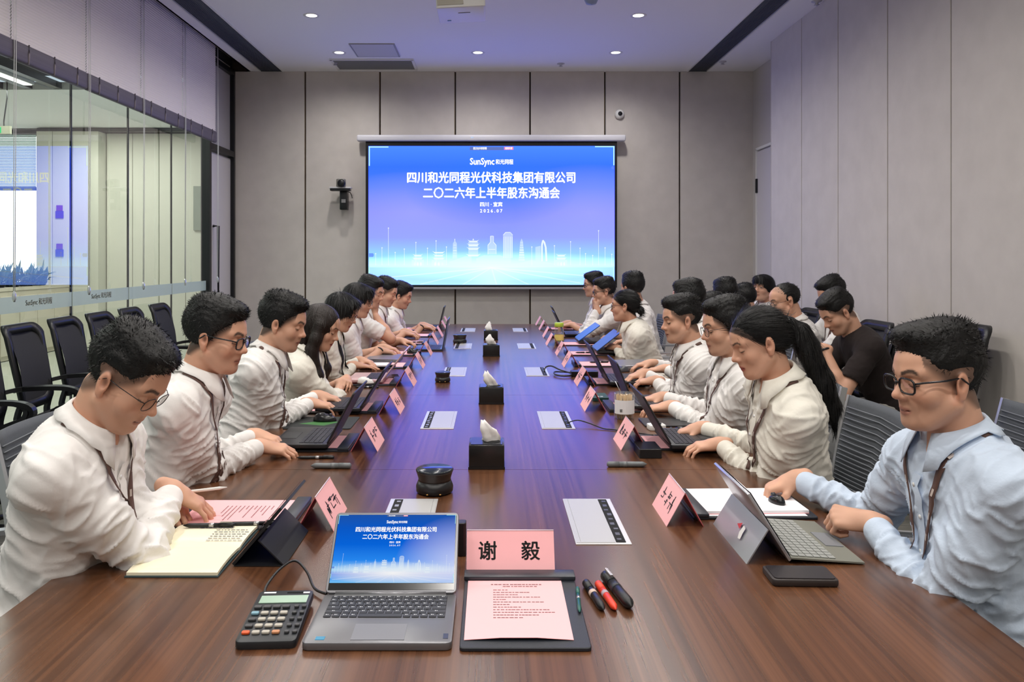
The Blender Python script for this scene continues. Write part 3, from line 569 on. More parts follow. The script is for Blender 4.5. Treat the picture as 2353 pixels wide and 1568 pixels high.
# ------------------------------------------------------------------ implicit-surface modelling for people
V3 = lambda *a: np.array(a, dtype=np.float64)
def nrm(v): return v / (np.linalg.norm(v) + 1e-12)
class SDF:
    def __init__(s, lo, hi, v):
        s.lo = np.array(lo, float); s.v = v; s.n = np.maximum(4, np.ceil((np.array(hi) - s.lo) / v).astype(int) + 1)
        s.d = np.full(s.n, 1.0, np.float32)
    def sl(s, lo, hi, pad):
        a = np.clip(np.floor((lo - pad - s.lo) / s.v).astype(int), 0, s.n); b = np.clip(np.ceil((hi + pad - s.lo) / s.v).astype(int) + 1, 0, s.n)
        if np.any(b <= a): return None
        g = [(s.lo[i] + s.v * np.arange(a[i], b[i])).astype(np.float32) for i in range(3)]
        return tuple(slice(a[i], b[i]) for i in range(3)), g[0][:, None, None], g[1][None, :, None], g[2][None, None, :]
    def _mix(s, r, d, k, op):
        a = s.d[r]
        if op == 'add':
            if k > 0: h = np.maximum(k - np.abs(a - d), 0) / k; s.d[r] = np.minimum(a, d) - h * h * (k * .25)
            else: s.d[r] = np.minimum(a, d)
        else:
            b = -d
            if k > 0: h = np.maximum(k - np.abs(a - b), 0) / k; s.d[r] = np.maximum(a, b) + h * h * (k * .25)
            else: s.d[r] = np.maximum(a, b)
    def cone(s, a, b, ra, rb, k=.01, op='add'):
        a = np.asarray(a, float); b = np.asarray(b, float); R = max(ra, rb); q = s.sl(np.minimum(a, b) - R, np.maximum(a, b) + R, k + 3 * s.v)
        if q is None: return
        r, X, Y, Z = q; ba = (b - a).astype(np.float32); L = float(ba @ ba) + 1e-12; px, py, pz = X - a[0], Y - a[1], Z - a[2]
        t = np.clip((px * ba[0] + py * ba[1] + pz * ba[2]) / L, 0, 1)
        d = np.sqrt((px - t * ba[0]) ** 2 + (py - t * ba[1]) ** 2 + (pz - t * ba[2]) ** 2) - (ra + (rb - ra) * t)
        s._mix(r, d.astype(np.float32), k, op)
    def ell(s, c, rad, R=None, k=.01, op='add'):
        c = np.asarray(c, float); rad = np.asarray(rad, float)
        e = rad if R is None else np.sqrt(((R * rad) ** 2).sum(1))
        q = s.sl(c - e, c + e, k + 3 * s.v)
        if q is None: return
        r, X, Y, Z = q; x, y, z = X - c[0], Y - c[1], Z - c[2]
        if R is not None: x, y, z = (R[0, 0] * x + R[1, 0] * y + R[2, 0] * z), (R[0, 1] * x + R[1, 1] * y + R[2, 1] * z), (R[0, 2] * x + R[1, 2] * y + R[2, 2] * z)
        k0 = np.sqrt((x / rad[0]) ** 2 + (y / rad[1]) ** 2 + (z / rad[2]) ** 2); k1 = np.sqrt((x / rad[0] ** 2) ** 2 + (y / rad[1] ** 2) ** 2 + (z / rad[2] ** 2) ** 2)
        s._mix(r, (k0 * (k0 - 1) / np.maximum(k1, 1e-6)).astype(np.float32), k, op)
    def plane(s, p, n, k=.01):
        """keep only the side n points away from (cut what lies along +n)"""
        X, Y, Z = [(s.lo[i] + s.v * np.arange(s.n[i])).astype(np.float32) for i in range(3)]
        d = (X[:, None, None] - p[0]) * n[0] + (Y[None, :, None] - p[1]) * n[1] + (Z[None, None, :] - p[2]) * n[2]
        s._mix((slice(None),) * 3, -d.astype(np.float32), k, 'sub')
    def mesh(s, smooth=1):
        d = s.d; neg = d < 0; A = neg.astype(np.int8)
        c = A[:-1, :-1, :-1] + A[1:, :-1, :-1] + A[:-1, 1:, :-1] + A[:-1, :-1, 1:] + A[1:, 1:, :-1] + A[1:, :-1, 1:] + A[:-1, 1:, 1:] + A[1:, 1:, 1:]
        act = (c > 0) & (c < 8); ijk = np.argwhere(act); n = len(ijk); idx = np.full(act.shape, -1, np.int32); idx[act] = np.arange(n)
        acc = np.zeros((n, 3)); cnt = np.zeros(n); C = [(i, j, k) for i in (0, 1) for j in (0, 1) for k in (0, 1)]
        val = {o: d[ijk[:, 0] + o[0], ijk[:, 1] + o[1], ijk[:, 2] + o[2]] for o in C}
        for o in C:
            for ax in range(3):
                if o[ax]: continue
                o2 = tuple(1 if i == ax else o[i] for i in range(3)); v1, v2 = val[o], val[o2]; m = (v1 < 0) != (v2 < 0)
                t = v1[m] / (v1[m] - v2[m]); p = np.tile(np.array(o, float), (len(t), 1)); p[:, ax] += t; acc[m] += p; cnt[m] += 1
        P = s.lo + s.v * (ijk + acc / np.maximum(cnt, 1)[:, None]); Q = []
        for ax in range(3):
            b, e = [i for i in range(3) if i != ax]
            n0 = np.take(neg, range(0, s.n[ax] - 1), ax); n1 = np.take(neg, range(1, s.n[ax]), ax); ch = n0 != n1
            w = np.argwhere(ch); w = w[(w[:, b] > 0) & (w[:, e] > 0) & (w[:, b] < s.n[b] - 1) & (w[:, e] < s.n[e] - 1)]
            if not len(w): continue
            flip = n0[w[:, 0], w[:, 1], w[:, 2]]
            def cell(db, de):
                q = w.copy(); q[:, b] -= db; q[:, e] -= de; return idx[q[:, 0], q[:, 1], q[:, 2]]
            q = np.stack([cell(1, 1), cell(0, 1), cell(0, 0), cell(1, 0)], 1)
            if ax == 1: flip = ~flip
            q[~flip] = q[~flip][:, ::-1]; Q.append(q)
        Q = np.concatenate(Q); Q = Q[(Q >= 0).all(1)]
        for _ in range(smooth): P = lap(P, Q, .5)
        return P, Q
def lap(P, Q, w):
    a = np.concatenate([Q[:, 0], Q[:, 1], Q[:, 2], Q[:, 3]]); b = np.concatenate([Q[:, 1], Q[:, 2], Q[:, 3], Q[:, 0]]); n = len(P)
    ii = np.concatenate([a, b]); jj = np.concatenate([b, a]); c = np.bincount(ii, minlength=n)
    S = np.stack([np.bincount(ii, weights=P[jj, k], minlength=n) for k in range(3)], 1) / np.maximum(c, 1)[:, None]
    return P * (1 - w) + S * w
def vnormals(P, Q):
    N = np.cross(P[Q[:, 2]] - P[Q[:, 0]], P[Q[:, 3]] - P[Q[:, 1]]); n = len(P)
    V = np.stack([sum(np.bincount(Q[:, j], weights=N[:, k], minlength=n) for j in range(4)) for k in range(3)], 1)
    return V / (np.linalg.norm(V, axis=1, keepdims=True) + 1e-12)
def np_mesh(name, P, F, mats, color=None, smooth=True):
    """F: (n,4) or (n,3) int array"""
    me = bpy.data.meshes.new(name); k = F.shape[1]
    me.vertices.add(len(P)); me.vertices.foreach_set('co', np.ascontiguousarray(P, np.float32).ravel())
    me.loops.add(F.size); me.loops.foreach_set('vertex_index', np.ascontiguousarray(F, np.int32).ravel())
    me.polygons.add(len(F)); me.polygons.foreach_set('loop_start', np.arange(0, F.size, k, dtype=np.int32))
    me.polygons.foreach_set('use_smooth', np.full(len(F), smooth))
    if color is not None:
        at = me.attributes.new('tint', 'FLOAT_COLOR', 'POINT'); at.data.foreach_set('color', np.concatenate([color, np.ones((len(P), 1))], 1).astype(np.float32).ravel())
    for m in (mats if isinstance(mats, (list, tuple)) else [mats]): me.materials.append(m)
    me.update(calc_edges=True); return me
def snoise(P, f, seed):
    r = np.random.RandomState(seed); o = np.zeros(len(P))
    for _ in range(5):
        a = r.normal(size=3); a /= np.linalg.norm(a); b = r.normal(size=3); b /= np.linalg.norm(b)
        o += np.sin((P @ a) * f * r.uniform(.7, 1.4) + r.uniform(0, 6.28) + 1.3 * np.sin((P @ b) * f * .7 + r.uniform(0, 6.28)))
    return o / 3.0
def crease(P, axis, lam, stretch, seed):
    axis = nrm(np.asarray(axis, float)); b = nrm(np.cross(axis, V3(.31, .52, .79))); c = np.cross(axis, b)
    q = np.stack([P @ axis / lam, P @ b / (lam * stretch), P @ c / (lam * stretch)], 1)
    n = snoise(q, 2.2, seed); return np.clip(1 - np.abs(n) * 1.05, 0, 1) ** 2.4 * 1.25 - .3
def ridge(x): return 1 - np.abs(np.sin(x)) * 1.6
def sstep(a, b, x): t = np.clip((x - a) / (b - a), 0, 1); return t * t * (3 - 2 * t)
def Rx(a): c, s = math.cos(a), math.sin(a); return np.array([[1, 0, 0], [0, c, -s], [0, s, c]])
def Ry(a): c, s = math.cos(a), math.sin(a); return np.array([[c, 0, s], [0, 1, 0], [-s, 0, c]])
def Rz(a): c, s = math.cos(a), math.sin(a); return np.array([[c, -s, 0], [s, c, 0], [0, 0, 1]])
def rodr(v, ax, a):
    ax = nrm(ax); return v * math.cos(a) + np.cross(ax, v) * math.sin(a) + ax * (ax @ v) * (1 - math.cos(a))

M_SKIN = mat('skin', (200, 150, 125), .54, attr='tint', sss=.12)
M_HAIR = mat('hair_black', (9, 8, 8), .5, bump=(160, .25), spec=.35); M_HAIRB = mat('hair_dark_brown', (30, 19, 14), .45, bump=(160, .25), spec=.4)
M_SHIRT = mat('white_shirt', (232, 229, 226), .8, bump=(38, .12), sheen=.1); M_CREAM = mat('cream_blouse', (230, 226, 214), .7, bump=(30, .2), sheen=.1)
M_BLUE = mat('pale_blue_shirt', (196, 210, 228), .8, bump=(38, .22), sheen=.1); M_BLKSHIRT = mat('black_knit', (30, 20, 19), .9)
M_TROU = mat('navy_trousers', (22, 24, 32), .85); M_GREYT = mat('light_grey_trousers', (168, 166, 160), .85, bump=(30, .3))
M_LANY = mat('lanyard_brown', (92, 66, 58), .7); M_LMARK = mat('lanyard_mark', (190, 176, 168), .7)
M_SHOE = mat('black_shoe', (16, 15, 15), .3); M_FRAME = mat('glasses_black', (14, 14, 18), .25); M_LENS = pane_mat('spectacle_lens', (255, 255, 255), 0)
M_VEST = mat('black_lapel', (12, 12, 14), .8)
SKIN = lin((212, 163, 136))
HAND_POSES = {'type': (26, 34, 16, 5), 'relax': (30, 42, 22, 3), 'fist': (70, 88, 48, 0), 'flat': (6, 10, 6, 4), 'point': (18, 22, 10, 5), 'grip': (52, 60, 34, 2), 'clasp': (48, 62, 30, 1)}
SEG = ((.043, .026, .020), (.047, .030, .022), (.043, .028, .021), (.035, .021, .018))
def hand(S, W, d, n, side, pose, k=.006, sc=1.0, over=None):
    """side=+1 right, -1 left; d finger direction, n back of the hand"""
    d = nrm(d); n = nrm(n - d * (n @ d)); s = nrm(np.cross(n, d)) * side; mcp, pip, dip, fan = HAND_POSES[pose]
    lat = (.027, .009, -.010, -.027); reach = (.086, .090, .085, .077); tips = []
    for i in range(4):
        kn = W + d * reach[i] * sc + s * lat[i] * sc - n * (.002 + .003 * (i == 3)); S.cone(W + s * lat[i] * .55 * sc + d * .012, kn, .0135 * sc, .0108 * sc, .011)
    S.ell(W + d * .05 * sc - n * .006, (.036 * sc, .046 * sc, .014 * sc), np.stack([s, d, n], 1), .010)
    S.cone(W - d * .03, W + d * .03, .024 * sc, .021 * sc, .02)
    for i in range(4):
        p = W + d * reach[i] * sc + s * lat[i] * sc - n * (.002 + .003 * (i == 3)); f = nrm(d + s * math.tan(math.radians(fan * (1.4 - i) * 1.2))); ax = np.cross(f, n); ang = 0
        bend = (mcp, pip, dip) if not (over and i in over) else over[i]; r0 = (.0088, .0090, .0086, .0076)[i] * sc
        for j in range(3):
            ang = math.radians(bend[j]); f = rodr(f, ax, -ang); q = p + f * SEG[i][j] * sc; S.cone(p, q, r0 * (1 - .09 * j), r0 * (.93 - .1 * j), k if j == 0 else .003); p = q
        tips.append(p)
    t0 = W + d * .018 * sc + s * .022 * sc - n * .008; curl = (mcp - 20) / 60.0
    f = nrm(d * .72 + s * (.72 - .5 * curl) - n * (.22 + .3 * curl)); t1 = t0 + f * .042 * sc; S.cone(t0, t1, .0135 * sc, .0105 * sc, .012)
    f = nrm(f + d * .35 - s * (.25 + .5 * curl) - n * .15 * curl); t2 = t1 + f * .032 * sc; S.cone(t1, t2, .0100 * sc, .0088 * sc, .004)
    f = nrm(f + d * .25 - s * (.2 + .4 * curl)); t3 = t2 + f * .025 * sc; S.cone(t2, t3, .0088 * sc, .0070 * sc, .003); tips.append(t3)
    return tips
def person(label, base, ang, head, hrot=(15, 0, 0), R=None, L=None, hair='short', glasses=None, shirt='white', sleeve='long', lany=True, v=.005, fem=False, trousers='navy', seed=1, size=1.0, fat=1.0, collar=True, legs=True, skin=None, lany_w=.017, group='people at the meeting', roll=0, detail=0, nbo=(0, 0, 0), watch=None, eyes=0, goatee=False, armk=0, tousle=.13, hipz=.57):
    """base = world (x, y) of the hips, ang = heading, head = world point of the head centre, arms = dict(w=wrist, d=finger dir, n=back of hand, pose, el=elbow hint), all in world space"""
    T = Matrix.Translation((base[0], base[1], 0)) @ Matrix.Rotation(ang, 4, 'Z'); Ti = np.array(T.inverted())
    loc = lambda p: Ti[:3, :3] @ np.asarray(p, float) + Ti[:3, 3]
    dirl = lambda p: Ti[:3, :3] @ np.asarray(p, float)
    rs = np.random.RandomState(seed); H = loc(head); pit, yaw, rol = [math.radians(a) for a in hrot]
    HR = Rz(yaw) @ Rx(-pit) @ Ry(rol); hs = size * (.965 if fem else 1.0)
    NR = Rz(yaw * .4) @ Rx(-pit * .55); NB = H + NR @ V3(0, -.046, -.150) * hs + np.array(nbo); P0 = V3(0, 0, hipz)
    up = nrm(NB - P0); right = nrm(V3(1, math.sin(math.radians(roll)), 0)); fwd = nrm(np.cross(up, right)); right = np.cross(fwd, up); B = np.stack([right, fwd, up], 1)
    sw = (.150 if fem else .168) * size * (.5 + .5 * fat); SCn = NB - up * .078 - fwd * .008
    bones = {}
    arms = {}
    for side, A in ((1, R), (-1, L)):
        if A is None: A = dict(w=None)
        Sh = SCn + right * sw * side + fwd * A.get('sf', .02) + up * A.get('su', 0.0)
        if A.get('w') is None: Wp = P0 + right * .17 * side + fwd * .30 + V3(0, 0, .06); d = nrm(fwd - right * .3 * side); n = V3(0, 0, 1)
        else: Wp = loc(A['w']); d = dirl(A.get('d', (1, 0, 0))); n = dirl(A.get('n', (0, 0, 1)))
        ak = armk if armk else (1.0 if fem else 1.06); ak = A.get('k', ak); l1, l2 = .285 * size * ak, .25 * size * ak; D = Wp - Sh; L_ = np.linalg.norm(D)
        if L_ > (l1 + l2) * .985: f = L_ / ((l1 + l2) * .985); l1 *= f; l2 *= f
        a = (l1 * l1 - l2 * l2 + L_ * L_) / (2 * L_); hgt = math.sqrt(max(l1 * l1 - a * a, 1e-6)); dn = D / L_
        hint = dirl(A['el']) if 'el' in A else (V3(.5 * side, -.25, -1.0)); hint = nrm(hint - dn * (hint @ dn)); E = Sh + dn * a + hint * hgt
        arms[side] = (Sh, E, Wp, d, n, A.get('pose', 'relax'), A)
    # ---------- skin body
    pts = [H + V3(-.12, -.14, -.14), H + V3(.12, .15, .15), P0 - .1, P0 + .1, NB - .1, NB + .1] + [a[i] + e for a in arms.values() for i in (0, 1, 2) for e in (-.06, .06)] + [a[2] + nrm(a[3]) * .20 * e2 + e for a in arms.values() for e in (-.05, .05) for e2 in (1,)]
    pts = np.array(pts); S = SDF(pts.min(0) - .02, pts.max(0) + .02, v)
    h = lambda *p: H + HR @ (np.array(p) * hs)
    he = lambda c, r, k, op='add', M=None: S.ell(h(*c), np.array(r) * hs, HR if M is None else HR @ M, k, op)
    hc = lambda a, b, ra, rb, k, op='add': S.cone(h(*a), h(*b), ra * hs, rb * hs, k, op)
    S.cone(P0, NB - up * .08, .05, .05, .02)
    for side, (Sh, E, Wp, d, n, pose, A) in arms.items():
        short = sleeve == 'short'
        S.cone(NB - up * .07, Sh, .035, .035, .03); S.cone(Sh, E, .046 if short else .03, (.041 if short else .03) * (.9 if fem else 1), .02)
        if short: S.cone(E, E + (Wp - E) * .35, .040 * (.88 if fem else 1), .041 * (.88 if fem else 1), .02); S.cone(E + (Wp - E) * .35, Wp, .041 * (.88 if fem else 1), .026 * (.9 if fem else 1), .02)
        else: S.cone(E, Wp, .03, .026 * (.9 if fem else 1), .01)
    j = .92 if fem else 1.0; ft = fat
    S.cone(h(0, -.028, -.055), NB - up * .03, (.047 if fem else .055) * hs * (ft * .5 + .5), (.050 if fem else .062) * hs * (ft * .5 + .5), .02)
    S.ell(NB + fwd * .018 - up * .055, (.085, .066, .075), B, .03)
    he((0, -.014, .034), (.074, .096, .084), .0); he((0, .030, -.040), (.058 * j, .064, .074), .03); he((0, .034, .040), (.056, .058, .050), .03)
    he((0, .040, -.080), (.042 * j * ft, .045, .033), .025); hc((-.011 * j, .074, -.101), (.011 * j, .074, -.101), .0165, .0165, .018)
    for q in (-1, 1):
        he((q * .046 * j, .052, -.030), (.021 * ft, .026, .026), .02); hc((q * .056 * j * (ft * .6 + .4), .004, -.055), (q * .032 * j, .055, -.096), .020, .017, .022)
        hc((q * .012, .086, .023), (q * .044, .068, .024), .011, .012, .014)
        he((q * .031, .093, .001), (.0165, .013, .0125), .014, 'sub'); he((q * .031, .0755, .000), (.0148, .0125, .0125), .004)
    hc((0, .083, .012), (0, .100, -.022), .0085, .0105, .010); he((0, .1055, -.030), (.0125, .0125, .0105), .008)
    for q in (-1, 1): he((q * .0125, .0955, -.034), (.0085, .0105, .0080), .005); he((q * .0065, .101, -.042), (.0042, .0055, .004), .003, 'sub')
    hc((0, .090, -.046), (0, .088, -.056), .009, .010, .010); hc((-.017, .0835, -.0625), (.017, .0835, -.0625), .0055, .0055, .006); he((0, .0915, -.0620), (.016, .0065, .0052), .004)
    he((0, .0885, -.0735), (.016, .0075, .0060), .005); hc((-.020, .089, -.0678), (.020, .089, -.0678), .0016, .0016, .003, 'sub')
    for q in (-1, 1):
        M = Rz(-q * .35) @ Rx(.18); c = (q * .077, -.010, -.008)
        he(c, (.009, .019, .031), .006, 'add', M); he((q * .0865, -.005, -.005), (.0085, .0105, .016), .004, 'sub', M); he((q * .077, -.004, -.036), (.007, .010, .010), .006)
    for side, (Sh, E, Wp, d, n, pose, A) in arms.items():
        tips = hand(S, Wp, d, n, side, pose, sc=(.92 if fem else 1.0) * size, over=A.get('over')); A['tips'] = tips
    P, Q = S.mesh(1)
    # ---------- skin colouring: brows, lids, lips, shaved hair line (marks of the skin itself), plus painted shade in ear hollows and between the lips
    q = ((P - H) @ HR) / hs; x, y, z = q[:, 0], q[:, 1], q[:, 2]; ax = np.abs(x); base_c = np.array(lin(skin) if skin else SKIN); col = np.tile(base_c, (len(P), 1)); col *= (1 + .05 * snoise(P, 60, seed))[:, None]
    def paint(m, c): col[:] = col * (1 - m[:, None]) + np.array(c) * m[:, None]
    near = np.linalg.norm(q, axis=1) < .16
    paint(near * .28 * np.exp(-(((ax - .045) / .02) ** 2 + ((z + .032) / .018) ** 2)) * (y > .03), base_c * np.array([1.0, .72, .68]))
    paint(near * .35 * np.exp(-(((y - .112) / .014) ** 2 + ((z + .03) / .014) ** 2)), base_c * np.array([1.0, .75, .7])); paint(near * .3 * sstep(.068, .078, ax) * (y < .03) * (np.abs(z + .008) < .045), base_c * np.array([1.0, .7, .62]))
    paint(near * .75 * (ax > .072) * np.exp(-(((y + .004) / .0085) ** 2 + ((z + .005) / .013) ** 2)), base_c * np.array([.35, .22, .18]))  # shade inside the ear hollow, painted into the skin colour
    bz = .0235 + .007 * sstep(.012, .034, ax) - .007 * sstep(.038, .052, ax); w = .0036 if fem else .0052
    hk = np.array(lin((26, 22, 20)))
    paint(near * .9 * (1 - sstep(w * .55, w * 1.25, np.abs(z - bz))) * sstep(.010, .016, ax) * (1 - sstep(.046, .054, ax)) * (y > .045), hk)
    lidz = -.0035 - .004 * (1 - ((ax - .031) / .0145) ** 2) if not eyes else .0028 - .002 * ((ax - .031) / .0145) ** 2
    inm = (ax > .0165) & (ax < .0465) & (y > .05) & near
    if eyes:
        m = inm * (1 - sstep(.0038, .0052, np.abs(z + .0005)) ) * (1 - sstep(.010, .0135, np.abs(ax - .031))); paint(m, lin((225, 220, 215))); paint(m * (np.hypot(x - np.sign(x) * .031 - eyes * .003, z) < .0058), (.01, .008, .006))
    paint(inm * .92 * (1 - sstep(.0012, .0028, np.abs(z - lidz))), hk)
    lipm = near * (1 - sstep(.8, 1.15, np.sqrt((ax / .0225) ** 2 + ((z + .0685) / .0115) ** 2))) * (y > .07); paint(lipm * (.85 if fem else .6), lin((172, 78, 74) if fem else (170, 98, 88)))
    paint(near * .85 * (1 - sstep(.0008, .0022, np.abs(z + .0678))) * (ax < .021) * (y > .07), lin((90, 40, 38)))  # groove between the lips darkened in colour, as shade
    if goatee: paint(near * .8 * np.exp(-((ax / .012) ** 2 + ((z + .104) / .010) ** 2)) * (y > .06), hk)
    if not fem: paint(near * .14 * sstep(.03, .06, -z) * sstep(.0, .03, y), lin((110, 96, 92)))
    if hair in ('fade', 'short'):
        lim = -.002 + .92 * y; m = sstep(-.034, -.004, z - lim) * (y < .066) * (z > -.075) * (ax > .03) * (1 - sstep(.075, .081, ax) * (y > -.035) * (z < .024)); paint(near * .88 * m * (.85 if hair == 'fade' else 1), hk * 1.3)
    if hair in ('pony', 'bun'): lim = -.012 + .92 * y; paint(near * .95 * sstep(-.003, .003, z - lim) * (ax < .088) * (1 - (ax > .074) * (y > -.035) * (z < .026)), hk * .6)
    if hair == 'bald': m = sstep(.03, .06, z - .6 * y) * sstep(-.1, .0, z); paint(near * .35 * m, hk)
    # under the clothes the skin is kept coarse (still one body)
    vis = np.linalg.norm(P - H, axis=1) < .185 * hs
    vis |= (np.linalg.norm(P - (NB + fwd * .05), axis=1) < .085)
    for side, (Sh, E, Wp, d, n, pose, A) in arms.items():
        vis |= np.linalg.norm(P - Wp, axis=1) < .075; vis |= np.linalg.norm(P - (Wp + nrm(d) * .1), axis=1) < .125
        t = (P - E) @ (Wp - E) / ((Wp - E) @ (Wp - E)); foot = np.linalg.norm(P - (E + np.clip(t, 0, 1)[:, None] * (Wp - E)), axis=1) < .06
        if sleeve == 'short':
            vis |= foot; t = (P - Sh) @ (E - Sh) / ((E - Sh) @ (E - Sh)); vis |= (t > .5) & (np.linalg.norm(P - (Sh + np.clip(t, 0, 1)[:, None] * (E - Sh)), axis=1) < .06)
        elif sleeve == 'rolled': vis |= foot & (t > .1)
    cell = np.floor((P - P.min(0)) / .018).astype(np.int64); cid = (cell[:, 0] * 4096 + cell[:, 1]) * 4096 + cell[:, 2]; cid[vis] = -1 - np.arange(vis.sum())
    _, inv = np.unique(cid, return_inverse=True); inv = inv.ravel(); cn = np.bincount(inv)
    P = np.stack([np.bincount(inv, weights=P[:, k_]) for k_ in range(3)], 1) / cn[:, None]; col = np.stack([np.bincount(inv, weights=col[:, k_]) for k_ in range(3)], 1) / cn[:, None]
    Q = inv[Q]; Q = np.concatenate([Q[:, [0, 1, 2]], Q[:, [0, 2, 3]]]); Q = Q[(Q[:, 0] != Q[:, 1]) & (Q[:, 1] != Q[:, 2]) & (Q[:, 0] != Q[:, 2])]
    body = link('person', np_mesh('body', P, Q, M_SKIN, col)); body.matrix_world = T
    tag(body, label, 'person', group)
    # ---------- shirt
    vs = .0056 if detail else max(.0085, v * 1.75); sh_c = {'white': M_SHIRT, 'cream': M_CREAM, 'blue': M_BLUE, 'black': M_BLKSHIRT}[shirt]
    pts = np.array([P0 - V3(.22, .2, .16), P0 + V3(.22, .22, .2), NB - .25, NB + .22] + [a[i] + e for a in arms.values() for i in (0, 1, 2) for e in (-.1, .1)]); G = SDF(pts.min(0), pts.max(0), vs)
    lp = lambda t: P0 + (NB - P0) * t
    fs = .93 if fem else 1.0
    G.ell(lp(.70) + fwd * .004, np.array([.158 * fs, .108, .19]) * [fat, fat, 1], B, .0); G.ell(lp(.40) + fwd * .018, np.array([.146 * fs, .118, .19]) * fat, B, .05); G.ell(P0 + up * .02 + fwd * .01, np.array([.168, .135, .12]) * fat, B, .06)
    G.ell(lp(.80) - fwd * .035, (.135 * fs, .075, .12), B, .05)
    if fem: G.ell(lp(.66) + fwd * .075, (.105, .055, .06), B, .05)
    for side, (Sh, E, Wp, d, n, pose, A) in arms.items():
        up_r = .054 * fs * (.6 + .4 * fat); G.cone(NB - up * .040 + right * .03 * side, Sh - up * .002, .050, up_r * .92, .07); G.cone(Sh, Sh + (E - Sh) * .5, up_r, .056 * fs * (.6 + .4 * fat), .075)
        if sleeve == 'long':
            e2 = E + (Wp - E) * .74; G.cone(Sh + (E - Sh) * .5, E, .056 * fs * (.6 + .4 * fat), .050 * fs, .03); G.cone(E, e2, .050 * fs, .0385 * fs, .02); G.cone(E + (Wp - E) * .72, E + (Wp - E) * .86, .0395 * fs, .0375 * fs, .004)
        elif sleeve == 'rolled': e2 = E + (Wp - E) * .25; G.cone(Sh + (E - Sh) * .5, E, .058 * fs, .052 * fs, .03); G.cone(E, e2, .052 * fs, .050 * fs, .02); G.cone(E + (Wp - E) * .12, e2, .057 * fs, .057 * fs, .006)
        else: G.cone(Sh + (E - Sh) * .4, Sh + (E - Sh) * .68, .062 * fs, .063 * fs, .03); G.plane_cut = None
    if sleeve != 'long':
        for side, (Sh, E, Wp, d, n, pose, A) in arms.items():
            if sleeve == 'short': e1 = Sh + (E - Sh) * .72; G.cone(e1 + nrm(E - Sh) * .055, e1 + nrm(E - Sh) * .16, .075, .075, .004, 'sub')
            else: e1 = E + (Wp - E) * .27; G.cone(e1 + nrm(Wp - E) * .07, e1 + nrm(Wp - E) * .16, .075, .075, .004, 'sub')
    ncn = H + NR @ V3(0, -.04, -.10) * hs
    if collar: G.cone(NB + fwd * .085 + up * .02, NB + fwd * .115 - up * .055, .034, .014, .010, 'sub')
    G.cone(ncn, NB - up * .01, .066, .058, .008, 'sub')
    GP, GQ = G.mesh(1); N = vnormals(GP, GQ)
    wts = []; dsp = []; amp = (1.15 if shirt != 'black' else .6) * (1.3 if detail else .85)
    tor = np.abs(((GP - lp(.6)) @ B) / np.array([.17, .12, .3])); dT = np.sqrt((tor ** 2).sum(1)); wts.append(np.exp(-4 * np.maximum(dT - .8, 0)))
    f = .0035 * snoise(GP, 16, seed + 3)
    for side, (Sh, E, Wp, d, n, pose, A) in arms.items():
        ra = np.linalg.norm(GP - (Sh - up * .06 - right * .02 * side), axis=1); dd = (GP - Sh) @ (up * .8 + fwd * .25 - right * side * .5)
        f = f + .0095 * np.exp(-ra / .15) * crease(GP, up * .8 + fwd * .3 - right * side * .55, .020, 4.2, seed + 5 + side)
    hh = (GP - P0) @ up; f = f + .009 * np.exp(-((hh - .11) / .13) ** 2) * crease(GP, up + .25 * right, .026, 3.6, seed + 9) + .003 * crease(GP, right + .3 * up, .035, 5, seed + 10); dsp.append(f)
    for side, (Sh, E, Wp, d, n, pose, A) in arms.items():
        for (a, b, cen, first) in ((Sh, E, E, True), (E, Wp, E, False)):
            ab = b - a; Lb = np.linalg.norm(ab); u_ = ab / Lb; rel = GP - a; t = rel @ u_; tc = np.clip(t, 0, Lb); dist = np.linalg.norm(rel - tc[:, None] * u_, axis=1)
            wts.append(np.exp(-40 * np.maximum(dist - .055, 0)) * (1.2 if not first else sstep(.02, .09, t)))
            sE = np.abs(t - (Lb if first else 0)); bn = nrm(np.cross(u_, V3(.3, .5, .8))); b2 = np.cross(u_, bn); th = np.arctan2(rel @ b2, rel @ bn)
            sk = nrm(u_ + .45 * bn * (1 if first else -1)); fo = (.0045 + .0065 * np.exp(-(sE / .09) ** 2)) * crease(GP, sk, .018, 3.0, seed + 11 + side) + .003 * crease(GP, nrm(u_ - .7 * b2), .025, 4, seed + 12)
            if not first: fo = fo * (1 - sstep(.70, .76, t / Lb)) + .0035 * np.exp(-((t / Lb - .66) / .06) ** 2) * ridge(t / .014)
            dsp.append(fo)
    Wt = np.array(wts); Wt = Wt ** 2; Wt /= Wt.sum(0) + 1e-9; GP = GP + N * (amp * (Wt * np.array(dsp)).sum(0))[:, None]; GP = lap(GP, GQ, .08 if detail else .2)
    if fat: pass
    sh = link('shirt', np_mesh('shirt', GP, GQ, sh_c), body)
    bv = BVHTree.FromPolygons([tuple(p) for p in GP], [tuple(int(i) for i in f) for f in GQ]) 
    def on(p, off):
        c, nn, _, _ = bv.find_nearest(Vector(p))
        c = np.array(c); nn = np.array(nn); out = p - lp(.6); nn = nn if nn @ out > 0 else -nn; return c + nn * off, nn
